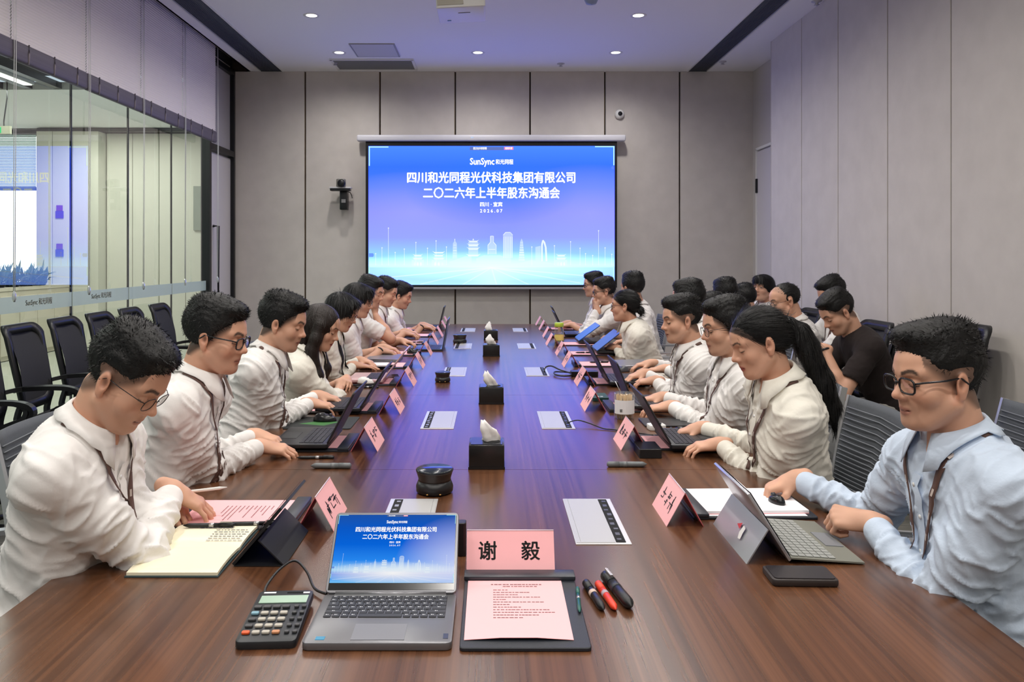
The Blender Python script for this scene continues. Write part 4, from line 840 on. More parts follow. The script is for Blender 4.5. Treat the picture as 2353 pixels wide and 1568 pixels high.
    # ---------- collar
    if collar:
        CB = NB + up * .012 + fwd * .004; na = nrm(ncn - NB); m = MB(); nphi = 40; rows = []; open_ = .40 if not fem else .52
        cr = np.stack([right, nrm(np.cross(na, right)), na], 1); kf = (.5 + .5 * fat)
        for i in range(nphi + 1):
            ph = open_ + (2 * PI - 2 * open_) * i / nphi; fr_ = math.cos(ph); e = min(i, nphi - i) / nphi; tip = 1 - float(sstep(0, .16, np.float64(e)))
            dirv = cr[:, 0] * math.sin(ph) + cr[:, 1] * fr_
            rr = .064 * kf * hs + .010 * max(fr_, 0); zr = .040 - .022 * (fr_ * .5 + .5) ** 1.2
            zl = zr - .046 - .034 * tip; ro = rr + .022 + .020 * tip + .012 * max(fr_, 0)
            def lift_(p):
                c_, n_, _, _ = bv.find_nearest(Vector(p)); c_ = np.array(c_); n_ = np.array(n_); n_ = n_ if n_ @ (c_ - lp(.75)) > 0 else -n_
                return c_ + n_ * .010 if (p - c_) @ n_ < .010 else p
            rows.append([CB + dirv * (rr - .001) + na * (zr - .034), CB + dirv * rr + na * (zr - .006), CB + dirv * (rr + .003) + na * zr, CB + dirv * (rr + .007) + na * (zr - .006), lift_(CB + dirv * ((rr + ro) / 2 + .004) + na * ((zr + zl) / 2)), lift_(CB + dirv * ro + na * zl)])
        k = 6; vs_ = [p for r in rows for p in r]; fs_ = [(i * k + j_, i * k + j_ + 1, (i + 1) * k + j_ + 1, (i + 1) * k + j_) for i in range(nphi) for j_ in range(k - 1)]
        m.add(vs_, fs_, 0, None, True); co = m.build('collar', sh_c, sh); sm = co.modifiers.new('thickness', 'SOLIDIFY'); sm.thickness = .0025; sm.offset = 0
    if detail:
        pl = []; fr0 = NB + fwd * .13 - up * .05
        for i in range(14):
            p, nn = on(fr0 - up * .028 * i + fwd * .02, .0015); pl.append((p, nn))
        m = MB(); vs_ = []
        for p, nn in pl: vs_ += [p - right * .016, p + right * .016]
        m.add(vs_, [(2 * i, 2 * i + 1, 2 * i + 3, 2 * i + 2) for i in range(13)], 0, None, True); m.build('placket', sh_c, sh)
        for i in range(1, 13, 3):
            p, nn = pl[i]; ey = nrm(np.cross(nn, right)); Mx = Matrix(((right[0], ey[0], nn[0], p[0]), (right[1], ey[1], nn[1], p[1]), (right[2], ey[2], nn[2], p[2]), (0, 0, 0, 1)))
            MB().lathe([(.0055, 0), (.0055, .002), (0, .0025)], n=10, M=Mx).build('button', M_WHITE, sh)
    # ---------- lanyard
    if lany:
        m = MB(); mk = MB()
        for side in (-1, 1):
            rib = []
            for i in range(31):
                t = i / 30.0; a = NB + right * side * (.088 * (1 - t) ** 1.1 + .004) + fwd * (-.03 + .19 * sstep(0, .38, t)) + up * (.03 - .34 * t)
                rib.append(on(a, .0055))
            ps = np.array([r[0] for r in rib]); ns_ = np.array([r[1] for r in rib]); vs_ = []
            for _ in range(6): ps[1:-1] = ps[1:-1] * .4 + (ps[:-2] + ps[2:]) * .3; ns_[1:-1] = ns_[1:-1] * .4 + (ns_[:-2] + ns_[2:]) * .3
            rib = []
            for p, nn in zip(ps, ns_):
                c_, n_, _, _ = bv.find_nearest(Vector(p)); c_ = np.array(c_); nn = nrm(nn); dlt = (p - c_) @ nn
                rib.append((p + nn * max(0, .0055 - dlt), nn))
            ps = np.array([r[0] for r in rib])
            for i, (p, nn) in enumerate(rib):
                tg = nrm(ps[min(i + 1, 30)] - ps[max(i - 1, 0)]); sd = nrm(np.cross(tg, nn)) * lany_w / 2; vs_ += [p - sd, p + sd]
                if detail and 3 < i < 29 and i % 5 == 0: mk.add([p - sd * .4 - tg * .009 + nn * .001, p + sd * .4 - tg * .009 + nn * .001, p + sd * .4 + tg * .009 + nn * .001, p - sd * .4 + tg * .009 + nn * .001], [(0, 1, 2, 3)])
            m.add(vs_, [(2 * i, 2 * i + 1, 2 * i + 3, 2 * i + 2) for i in range(30)], 0, None, True)
        lo = m.build('lanyard', M_LANY if lany_w < .03 else M_VEST, body); sm = lo.modifiers.new('thickness', 'SOLIDIFY'); sm.thickness = .0015
        if mk.v: tag(mk.build('woven_mark', M_LMARK, lo), kind='stuff')
    # ---------- hair
    hv = max(.0052, v * 1.15); lo_ = H - .2; hi_ = H + .2
    if hair in ('long', 'pony'): lo_ = np.minimum(lo_, NB - V3(.2, .3, .42)); hi_ = np.maximum(hi_, NB + .15)
    K = SDF(lo_, hi_, hv); ke = lambda c, r, k: K.ell(h(*c), np.array(r) * hs, HR, k); kc = lambda a, b, ra, rb, k: K.cone(h(*a), h(*b), ra * hs, rb * hs, k)
    cut = lambda p, n, k=.006: K.plane(h(*p), HR @ nrm(np.array(n, float)), k)
    hm = M_HAIR; flow = 'short'
    if hair in ('short', 'fade'):
        th = .010 if hair == 'short' else .007
        ke((0, -.016, .042), (.074 + th, .098 + th, .084 + th), 0)
        cut((0, 0, -.002), (0, .92, -1.0)); hh_ = rs.uniform(.0, .008); ke((0, .022, .098 + hh_), (.060, .060, .032), .03); ke((rs.uniform(-.02, .02), .052, .100 + hh_), (.046, .038, .022), .02); ke((0, -.04, .108 + hh_ * .5), (.06, .06, .028), .03)
        for s_ in (-1, 1): kc((s_ * .075, .012, .03), (s_ * .076, .010, -.006), .007, .004, .01)
        if hair == 'fade':
            for s_ in (-1, 1): K.ell(h(s_ * .098, -.02, .0), np.array((.030, .12, .045)) * hs, HR, .02, 'sub')
    elif hair == 'bald':
        ke((0, -.016, .036), (.0755, .0985, .0850), 0); cut((0, 0, -.004), (0, .70, -1.0)); cut((0, .066, .06), (0, 1, .50))
    elif hair in ('bob', 'bowl'):
        ke((0, -.012, .036), (.092, .112, .092), 0); K.cone(h(0, -.03, 0), h(0, -.04, -.05), .085 * hs, .075 * hs, .03)
        K.cone(h(0, .085, -.06), h(0, .10, .03), .062 * hs, .050 * hs, .008, 'sub'); cut((0, 0, -.075), (0, .25, -1)); ke((0, .062, .085), (.064, .040, .03), .02)
        if hair == 'bowl': ke((0, .085, .058), (.06, .02, .028), .012)
        flow = 'down'
    else:
        ke((0, -.014, .039), (.0788, .1022, .0898), 0); cut((0, 0, -.010), (0, .92, -1.0), .008); ke((0, -.055, .0), (.066, .055, .06), .02)
        flow = 'back'
        if hair == 'bun': ke((.0, -.118, -.042), (.034, .030, .034), .008)
        if hair == 'pony':
            pc_ = [h(0, -.108, .030)]; e0 = NB - fwd * .165
            K.cone(h(0, -.085, .02), h(0, -.122, .022), .026, .024, .01)
            ch = [h(0, -.122, .022), h(0, -.15, -.02), h(0, -.155, -.075), NB - fwd * .145 - up * .045, NB - fwd * .16 - up * .15, NB - fwd * .155 - up * .23]
            rr = [.024, .034, .040, .038, .030, .008]
            for i in range(5): K.cone(ch[i], ch[i + 1], rr[i], rr[i + 1], .02)
        if hair == 'long':
            hm = M_HAIRB; ke((0, -.02, .02), (.090, .108, .10), .02); K.cone(h(0, .09, -.07), h(0, .105, .035), .058 * hs, .05 * hs, .01, 'sub')
            for s_ in (-1, 1):
                ch = [h(s_ * .074, .004, .02), h(s_ * .082, .012, -.06), h(s_ * .082, .015, -.13), NB + right * s_ * .085 + fwd * .105 - up * .085, NB + right * s_ * .075 + fwd * .135 - up * .20]; rr = [.026, .031, .034, .032, .010]
                for i in range(4): K.cone(ch[i], ch[i + 1], rr[i], rr[i + 1], .025)
            ch = [h(0, -.09, -.02), h(0, -.09, -.11), NB - fwd * .10 - up * .06, NB - fwd * .12 - up * .16]; rr = [.06, .066, .07, .05]
            for i in range(3): K.cone(ch[i], ch[i + 1], rr[i], rr[i + 1], .03)
            flow = 'down'
    KP, KQ = K.mesh(1); KN = vnormals(KP, KQ); kq = (KP - H) @ HR
    st = np.array([120, 120, 22.0]) if flow == 'down' else (np.array([150, 34, 60.0]) if flow == 'short' else np.array([130, 26, 120.0])); a_ = .0026 if flow == 'short' else .0012
    KP = KP + KN * (a_ * (snoise(kq * st / 60, 60, seed + 20) * .6 + .5 * ridge(kq[:, 0] * 420 + 2 * snoise(kq, 40, seed + 21))))[:, None]
    hm_me = np_mesh('hair', KP, KQ, hm)
    ns = {0: 1500, 1: 5200}[1 if detail else 0] if flow == 'short' and hair != 'bald' else (1400 if not detail else 4200)
    sel = rs.randint(0, len(KP), ns); sp = KP[sel]; sn = KN[sel]; lq = kq[sel]
    fl = np.tile(HR @ V3(.15, .7, .10), (ns, 1)) if flow == 'short' else (np.tile(V3(0, 0, -1.0), (ns, 1)) if flow == 'down' else np.tile(HR @ V3(0, -1, -.35), (ns, 1)))
    if flow == 'short': fl = fl * np.where(lq[:, 1] > -.02, 1, -.2)[:, None] + HR @ V3(0, 0, -.5) * (lq[:, 2] < .05)[:, None]
    if flow == 'back': fl[lq[:, 1] < -.108] = V3(0, -.05, -1)
    lift = .30 if flow == 'short' else .015
    if flow == 'short': lift = np.where(lq[:, 2] > .08, tousle, .05)[:, None]
    dv = sn * lift + (fl - sn * (fl * sn).sum(1, keepdims=True)) * .8 + rs.normal(size=(ns, 3)) * (.20 if flow == 'short' else .06); dv /= np.linalg.norm(dv, axis=1, keepdims=True)
    ln_ = (rs.uniform(.008, .017, ns) if flow == 'short' else rs.uniform(.03, .07, ns))[:, None]; wd = np.cross(dv, sn); wd /= np.linalg.norm(wd, axis=1, keepdims=True) + 1e-9; wd *= .0011 if v < .0045 else .0018
    s0 = sp - sn * (.003 if flow == 'short' else .0004); s1 = s0 + dv * ln_ * .55; s2 = s0 + dv * ln_ + fl * ln_ * .15 * (1 if flow == 'short' else 0)
    SP = np.stack([s0 - wd, s0 + wd, s1 + wd * .8, s1 - wd * .8, s2 + wd * .12, s2 - wd * .12], 1).reshape(-1, 3); b0 = np.arange(ns)[:, None] * 6; SF = np.concatenate([b0 + [0, 1, 2, 3], b0 + [3, 2, 4, 5]])
    nk = len(KP); hm2 = np_mesh('hair', np.concatenate([KP, SP]), np.concatenate([KQ, SF + nk]), hm); bpy.data.meshes.remove(hm_me); ho = link('hair', hm2, body)
    if hair == 'pony': MB().lathe([(.027, -.012), (.031, 0), (.027, .012)], n=16, M=Matrix.Translation(tuple(h(0, -.118, .024))) @ Matrix.Rotation(PI / 2 - .2, 4, 'X')).build('hair_tie', M_BLACK, ho)
    # ---------- glasses
    if glasses:
        gm = MB(); th, sx, sz, rnd = {'black': (.0026, .0265, .0180, 3.6), 'wire': (.0011, .025, .0165, 3.0), 'round': (.0016, .0245, .0215, 2.0), 'thin': (.0013, .0255, .019, 2.6)}[glasses]; fm = M_FRAME
        gy = .104; pt = lambda x_, y_, z_: tuple(h(x_, y_, z_)); lens = MB()
        for s_ in (-1, 1):
            ring = []
            for i in range(20):
                t = 2 * PI * i / 20; c_, s2_ = math.cos(t), math.sin(t); r_ = (abs(c_) ** rnd + abs(s2_) ** rnd) ** (-1 / rnd)
                xx = .0325 + sx * r_ * c_; ring.append(pt(s_ * xx, gy - .10 * max(0, xx - .03) - .004, -.004 + sz * r_ * s2_))
            gm.tube(ring, th, 6, closed=True, up=tuple(HR[:, 1])); lens.add(ring, [tuple(range(20))])
            gm.tube([pt(s_ * .057, gy - .007, .004), pt(s_ * .069, gy - .022, .007), pt(s_ * .0765, .03, .007), pt(s_ * .081, -.005, .010), pt(s_ * .081, -.022, -.006)], th * .95, 6)
        gm.tube([pt(-.008, gy - .003, .001), pt(0, gy + .001, .004), pt(.008, gy - .003, .001)], th, 6); go = gm.build('glasses', fm, body); lens.build('lens', M_LENS, go)
    if watch:
        Sh, E, Wp, d, n, pose, A = arms[watch]; u_ = nrm(Wp - E); c_ = Wp - u_ * .012; e1 = nrm(np.cross(u_, n)); e2 = np.cross(u_, e1)
        MB().tube([tuple(c_ + (e1 * math.cos(t) + e2 * math.sin(t)) * .029) for t in [2 * PI * i / 18 for i in range(18)]], .007, 6, closed=True, up=tuple(u_)).build('watch', M_BLACK, body)
    # ---------- trousers and shoes
    if legs:
        tv = .022; lo_ = V3(-.32, -.24, .0); hi_ = V3(.32, .68, hipz + .23); U = SDF(lo_, hi_, tv); tm = {'navy': M_TROU, 'grey': M_GREYT}[trousers]
        U.ell(P0 - V3(0, .01, .02), np.array([.165, .135, .11]) * fat, None, 0)
        for s_ in (-1, 1):
            kn = V3(.115 * s_, .40, hipz - .045); an = V3(.12 * s_, .36, .10); U.cone(P0 + V3(.085 * s_, .02, -.03), kn, .080, .062, .03); U.cone(kn, an, .060, .046, .02)
        TP, TQ = U.mesh(1); TP = TP + vnormals(TP, TQ) * (.004 * snoise(TP, 30, seed + 40))[:, None]; link('trousers', np_mesh('trousers', TP, TQ, tm), body)
        for s_ in (-1, 1):
            Z = SDF(V3(.12 * s_ - .08, .2, -.03), V3(.12 * s_ + .08, .62, .16), .018); Z.ell(V3(.12 * s_, .44, .045), (.044, .13, .042), None, 0); Z.cone(V3(.12 * s_, .36, .045), V3(.12 * s_, .355, .10), .042, .036, .03); Z.plane((0, 0, .004), (0, 0, -1), .004)
            ZP, ZQ = Z.mesh(1); link('shoe', np_mesh('shoe', ZP, ZQ, M_SHOE), body)
    return body, T, arms
def at(px, py, Y): return ((px - VX) * Y / FPX, Y, HC - (py - VY) * Y / FPX)
LA, RA = -PI / 2, PI / 2
# ------------------------------------------------------------------ people: left side of the table, from the camera end
Z1 = (0, 0, 1)
def typing(x, y, dy=.11, z=.805, s=1, pose='type', tw=.12):
    """two hands on a keyboard for someone facing s*x: near and far wrist"""
    return dict(w=(x, y - dy, z), d=(s, tw, -.12), n=Z1, pose=pose), dict(w=(x + .0 * s, y + dy, z), d=(s, -tw, -.12), n=Z1, pose=pose)
GL_ = 'people along the glass side of the table'; GR_ = 'people along the panelled side of the table'; GB_ = 'people seated behind the table by the wall'
person('man in white shirt and thin glasses bending over a pink sheet beside the cream notebook', (-1.17, 2.01), LA, at(290, 868, 2.0), (36, -6, 0), R=dict(w=(-.90, 2.25, .85), d=(.75, .3, -.50), n=(.5, .1, .8), pose='point', el=(.55, -.5, -1)), L=dict(w=(-.95, 2.33, .785), d=(.5, -.6, 0), n=Z1, el=(.3, .3, -1)), hair='fade', glasses='wire', v=.0033, detail=1, seed=3, armk=1.12, group=GL_)
person('man in white shirt and black glasses typing on the black laptop beside the mouse pad', (-1.19, 2.68), LA, at(497, 772, 2.72), (12, -4, 0), R=dict(w=(-.865, 2.98, .80), d=(1, .25, -.15), n=(-.1, -.2, 1), pose='type'), L=dict(w=(-.93, 3.16, .80), d=(.9, -.3, -.1), n=Z1, pose='type'), hair='short', glasses='black', v=.0037, detail=1, seed=12, trousers='grey', armk=1.1, group=GL_)
r, l = typing(-.87, 3.93, .10)
person('man with tousled spiky hair and brown lanyard, eyes lowered to his laptop', (-1.19, 3.52), LA, at(650, 742, 3.6), (16, -2, 0), R=r, L=l, hair='short', tousle=.3, v=.0040, detail=1, seed=23, armk=1.08, group=GL_)
person('woman with long loose brown hair, arms folded behind the pink laptop', (-1.15, 4.38), LA, at(738, 752, 4.33), (22, -2, 0), R=dict(w=(-.86, 4.56, .79), d=(.3, 1, 0), n=(.4, 0, 1), el=(.6, -.8, -1)), L=dict(w=(-.84, 4.62, .80), d=(.2, -1, -.05), n=(.4, 0, 1), el=(.6, .8, -1)), hair='long', shirt='cream', sleeve='rolled', lany=False, fem=True, v=.0042, seed=31, group=GL_)
person('woman with chin-length black hair and a black lapel over white, hands on white notebook', (-1.17, 5.1), LA, at(785, 716, 5.1), (24, -4, 0), R=dict(w=(-.90, 5.22, .80), d=(1, .3, -.1), n=Z1, pose='flat'), L=dict(w=(-.88, 5.38, .81), d=(1, -.5, -.1), n=Z1), hair='bob', glasses='thin', shirt='cream', fem=True, v=.0046, seed=37, lany_w=.034, group=GL_)
r, l = typing(-.83, 6.08, .10, pose='relax')
person('person with bowl-cut black hair and clear glasses, dark band on the wrist', (-1.17, 5.85), LA, at(823, 690, 5.82), (14, -4, 0), R=r, L=l, hair='bowl', glasses='thin', sleeve='short', v=.005, seed=43, watch=1, lany=False, group=GL_)
person('man in short white sleeves resting his chin on a raised fist', (-1.16, 6.55), LA, at(851, 672, 6.55), (16, -4, 0), R=dict(w=(-.965, 6.56, 1.04), d=(.35, .1, 1), n=(1, -.3, -.2), pose='fist', el=(1.0, -.2, -1)), L=dict(w=(-.76, 6.72, .80), d=(1, -.2, -.1), n=Z1), hair='short', sleeve='short', lany=False, v=.005, seed=47, group=GL_)
r, l = typing(-.80, 7.42, .09, pose='relax')
person('man with cropped sides and lanyard, bare forearms on the table near the screen', (-1.16, 7.25), LA, at(886, 672, 7.2), (20, -4, 0), R=r, L=l, hair='fade', sleeve='short', v=.0055, seed=53, group=GL_)
r, l = typing(-.70, 8.15, .10)
person('man at the far end with a wristwatch, typing on the laptop closest to the screen', (-1.14, 8.02), LA, at(922, 680, 7.95), (18, -4, 0), R=r, L=l, hair='short', sleeve='short', lany=False, v=.0055, seed=59, watch=1, group=GL_)
# right side
person('man in pale blue shirt and black glasses reaching across to the white paper', (1.25, 1.92), RA, at(2152, 868, 1.93), (6, 6, 0), R=dict(w=(.945, 2.47, .82), d=(-1, .12, -.35), n=(0, 0, 1), pose='grip', el=(.3, .2, -1), sf=.04, k=1.0), L=dict(w=(1.0, 2.10, .81), d=(-.6, .3, .05), n=(.2, -.6, .8), pose='fist', el=(-.1, -.8, -1)), hair='fade', glasses='black', shirt='blue', v=.0033, detail=1, seed=8, fat=1.1, armk=1.12, group=GR_)
person('woman with long black ponytail and cream blouse, one hand on a mouse', (1.15, 2.88), RA, at(1745, 786, 2.78), (20, 0, 0), R=dict(w=(.86, 3.28, .805), d=(-1, .1, -.2), n=Z1, pose='relax'), L=dict(w=(.865, 3.02, .80), d=(-1, .1, -.1), n=(0, -.1, 1), pose='type'), hair='pony', shirt='cream', fem=True, v=.0037, detail=1, seed=4, armk=1.1, group=GR_)
person('stout man with goatee and dark-framed glasses behind the ponytail woman', (1.16, 3.60), RA, at(1668, 752, 3.55), (10, 2, 0), R=dict(w=(.86, 4.02, .80), d=(-1, -.05, -.1), n=Z1, pose='type'), L=dict(w=(.85, 3.78, .80), d=(-1, .15, -.1), n=Z1, pose='type'), hair='short', glasses='thin', goatee=True, v=.004, detail=1, seed=15, fat=1.16, armk=1.08, group=GR_)
person('man with thick quiffed hair and tan skin, hands resting behind two laptops', (1.17, 4.33), RA, at(1566, 735, 4.3), (8, 4, 0), R=dict(w=(.90, 4.70, .82), d=(-1, -.3, -.15), n=Z1, pose='relax'), L=dict(w=(.93, 4.50, .81), d=(-.9, .5, -.1), n=(0, -.1, 1), pose='relax'), hair='fade', v=.004, detail=1, seed=28, group=GR_)
person('man mostly hidden behind the quiff-haired man, white sleeve showing', (1.48, 5.12), RA, at(1580, 690, 5.12), (4, -40, 0), R=dict(w=(1.06, 5.3, .80), d=(-1, 0, -.1)), L=dict(w=(1.10, 5.05, .80), d=(-1, .2, -.1)), hair='short', v=.0055, seed=64, lany=False, group=GR_)
person('woman with low bun and round glasses turned towards the screen', (1.25, 5.98), RA, at(1436, 703, 6.0), (4, -18, 0), R=dict(w=(.95, 6.28, .80), d=(-.5, -.8, 0), n=(-.3, 0, 1), pose='clasp'), L=dict(w=(.96, 6.12, .81), d=(-.5, .8, 0), n=(-.3, 0, 1), pose='clasp'), hair='bun', glasses='round', shirt='cream', fem=True, v=.0048, seed=70, lany=False, group=GR_)
person('broad-backed man in short white sleeves facing away to the screen', (1.40, 6.85), RA, at(1452, 662, 6.85), (0, -58, 0), R=dict(w=(1.1, 7.15, .8), d=(-1, 0, -.1)), L=dict(w=(1.16, 6.75, .80), d=(-1, .2, -.1)), hair='short', sleeve='short', v=.0055, seed=76, lany=False, group=GR_, size=1.05)
person('man in glasses with clasped hands held to his mouth', (1.24, 7.5), RA, at(1388, 670, 7.45), (8, 0, 0), R=dict(w=(.985, 7.52, 1.02), d=(-.35, -.55, .75), n=(-.9, .2, -.2), pose='clasp', el=(-.6, .2, -1)), L=dict(w=(.985, 7.40, 1.02), d=(-.35, .55, .75), n=(-.9, -.2, -.2), pose='clasp', el=(-.6, -.2, -1)), hair='fade', glasses='black', v=.005, seed=82, lany=False, group=GR_)
person('man in glasses at the screen end, half hidden by the man with clasped hands', (1.22, 8.25), RA, at(1364, 655, 8.25), (6, 0, 0), R=dict(w=(.80, 8.42, .81), d=(-1, 0, -.1), n=Z1), L=dict(w=(.82, 8.2, .81), d=(-1, .2, -.1), n=Z1, pose='relax'), hair='short', glasses='black', sleeve='short', v=.006, seed=88, lany=False, group=GR_)
# second row by the panelled wall
def lap_hands(x, y, z=.70, s=-1): return dict(w=(x, y + .08, z), d=(s, -.2, -.2), n=Z1), dict(w=(x, y - .08, z), d=(s, .2, -.2), n=Z1)
r, l = lap_hands(1.42, 5.75)
person('dark-haired person glimpsed between the goatee man and the quiffed man', (1.75, 5.7), RA, at(1632, 716, 5.7), (10, -10, 0), R=r, L=l, hair='short', v=.006, seed=91, group=GB_)
r, l = lap_hands(1.55, 6.3)
person('person with round black hair seen from behind, turned to the screen', (1.98, 6.3), RA, at(1665, 678, 6.3), (6, -62, 0), R=r, L=l, hair='short', v=.006, seed=94, lany=False, group=GB_)
r, l = lap_hands(1.86, 6.75)
person('short-haired man seen from behind, one ear showing, below the young man', (2.30, 6.75), RA, at(1709, 690, 6.75), (14, -48, 0), R=r, L=l, hair='short', v=.006, seed=97, lany=False, group=GB_)
r, l = lap_hands(2.2, 7.25)
person('young man with fringe gazing towards the camera from the back row', (2.62, 7.42), RA, at(1753, 662, 7.3), (-4, 40, 0), R=r, L=l, hair='bowl', v=.005, seed=101, eyes=-1, group=GB_)
r, l = lap_hands(1.78, 5.45)
person('older balding man in rimless glasses and white shirt looking down', (2.22, 5.45), RA, at(1803, 692, 5.42), (14, 2, 0), R=r, L=l, hair='bald', glasses='wire', v=.005, seed=104, fat=1.12, group=GB_)
person('man in black knit shirt and pale trousers bent over his phone', (2.42, 4.74), RA, at(1925, 718, 4.75), (34, 4, 0), R=dict(w=(1.93, 4.83, .985), d=(-1, -.25, .05), n=(-.1, .7, .8), pose='clasp', el=(.2, .3, -1)), L=dict(w=(1.94, 4.65, .975), d=(-1, .2, .15), n=(.1, -.7, .6), pose='clasp', el=(.1, -.4, -1)), hair='fade', shirt='black', sleeve='short', lany=False, trousers='grey', v=.0048, seed=108, watch=-1, collar=False, group=GB_, armk=1.1, hipz=.615)
person('man in white shirt with a phone, tucked behind the black-shirted man', (2.68, 6.05), RA, at(1912, 676, 6.0), (26, 4, 0), R=dict(w=(2.24, 6.16, .92), d=(-1, -.25, .0), n=(0, .5, .8), pose='clasp'), L=dict(w=(2.24, 5.98, .92), d=(-1, .25, .1), n=(0, -.5, .8), pose='clasp'), hair='short', v=.0055, seed=112, group=GB_)
# ------------------------------------------------------------------ chairs
M_MESHG = mat('grey_mesh', (84, 88, 94), .8, bump=(500, .3)); M_SILVER = mat('chair_silver', (196, 198, 200), .32, metal=.75); M_SEATB = mat('seat_black', (22, 23, 26), .85); M_MESHB = mat('mesh_black', (40, 40, 43), .8, bump=(600, .3)); M_PLB = mat('plastic_black', (20, 21, 24), .38)
def side_curve(pts, n=5):
    out = []
    for i in range(len(pts) - 1):
        p0 = Vector(pts[max(i - 1, 0)]); p1 = Vector(pts[i]); p2 = Vector(pts[i + 1]); p3 = Vector(pts[min(i + 2, len(pts) - 1)])
        for k in range(n):
            t = k / n; out.append(tuple(.5 * ((2 * p1) + (p2 - p0) * t + (2 * p0 - 5 * p1 + 4 * p2 - p3) * t * t + (3 * p1 - p0 - 3 * p2 + p3) * t ** 3)))
    out.append(tuple(pts[-1])); return out
def star_base(r, m):
    b = MB().lathe([(.03, .06), (.034, .10), (.026, .12), (.024, .38), (.05, .40)], n=14); b.build('column', m, r)
    for k in range(5):
        a = 2 * PI * k / 5 + .3; c, s = math.cos(a), math.sin(a)
        l = MB().tube([(c * .03, s * .03, .10), (c * .17, s * .17, .085), (c * .30, s * .30, .068)], [.022, .018, .014], 6).build('leg', m, r)
        MB().lathe([(.0, -.026), (.026, -.02), (.026, .02), (0, .026)], n=12, M=Matrix.Translation((c * .30, s * .30, .028)) @ Matrix.Rotation(a, 4, 'Z') @ Matrix.Rotation(PI / 2, 4, 'X')).build('castor', M_PLB, l)
def grey_chair():
    """sling chair with a ribbed grey mesh back in a silver frame"""
    r = empty('conference_chair', (0, 0, 0), 0, None, 'chair')
    prof = side_curve([(0, .25, .425), (0, .10, .405), (0, -.12, .41), (0, -.21, .46), (0, -.245, .60), (0, -.27, .76), (0, -.315, .955)], 5)
    s = MB(); n = len(prof); nx = 8; vs = []; 
    for (x_, y, z) in prof:
        for k in range(nx + 1):
            u = -1 + 2 * k / nx; vs.append((u * .225, y + (.028 * (1 - u * u) * (-1 if z > .5 else 0)), z - (.02 * (1 - u * u) if z < .5 else 0)))
    s.add(vs, [(i * (nx + 1) + k, i * (nx + 1) + k + 1, (i + 1) * (nx + 1) + k + 1, (i + 1) * (nx + 1) + k) for i in range(n - 1) for k in range(nx)], 0, None, True)
    o = s.build('seat_sling', M_MESHG, r); md = o.modifiers.new('thickness', 'SOLIDIFY'); md.thickness = .014; md.offset = 0
    rb = MB()
    for i in range(2, 58):
        t = i / 60 * (n - 1); a = int(t); f = t - a; p = [prof[a][j] * (1 - f) + prof[a + 1][j] * f for j in range(3)]
        rb.tube([(-.218, p[1] + .009, p[2] + .004), (0, p[1] + .009 - (.028 if p[2] > .5 else 0), p[2] + .004 - (.02 if p[2] < .5 else 0)), (.218, p[1] + .009, p[2] + .004)], .0028, 4)
    tag(rb.build('rib', mat('mesh_rib', (104, 108, 114), .7), r), kind='stuff')
    for q in (-1, 1):
        MB().sweep([(q * .235, p[1] - .004, p[2]) for p in prof], .018, .026).build('side_frame', M_SILVER, r)
        MB().sweep(side_curve([(q * .262, -.255, .66), (q * .285, -.20, .708), (q * .29, 0, .712), (q * .287, .18, .704), (q * .280, .195, .65), (q * .262, .12, .42)], 4), .032, .014).build('armrest', M_SILVER, r)
    MB().box((0, 0, .385), (.40, .06, .03)).build('cross_member', M_SILVER, r); star_base(r, M_SILVER)
    return r
def rring(w0, w1, h, rad, n=5):
    """rounded trapezoid outline (bottom half-width w0, top w1, height h)"""
    pts = []
    for (cx, cz, a0, w) in ((w1 - rad, h - rad, 0, 1), (-(w1 - rad), h - rad, 90, 1), (-(w0 - rad), rad, 180, 1), (w0 - rad, rad, 270, 1)):
        for i in range(n + 1): t = math.radians(a0 + 90 * i / n); pts.append((cx + rad * math.cos(t), cz + rad * math.sin(t)))
    return pts
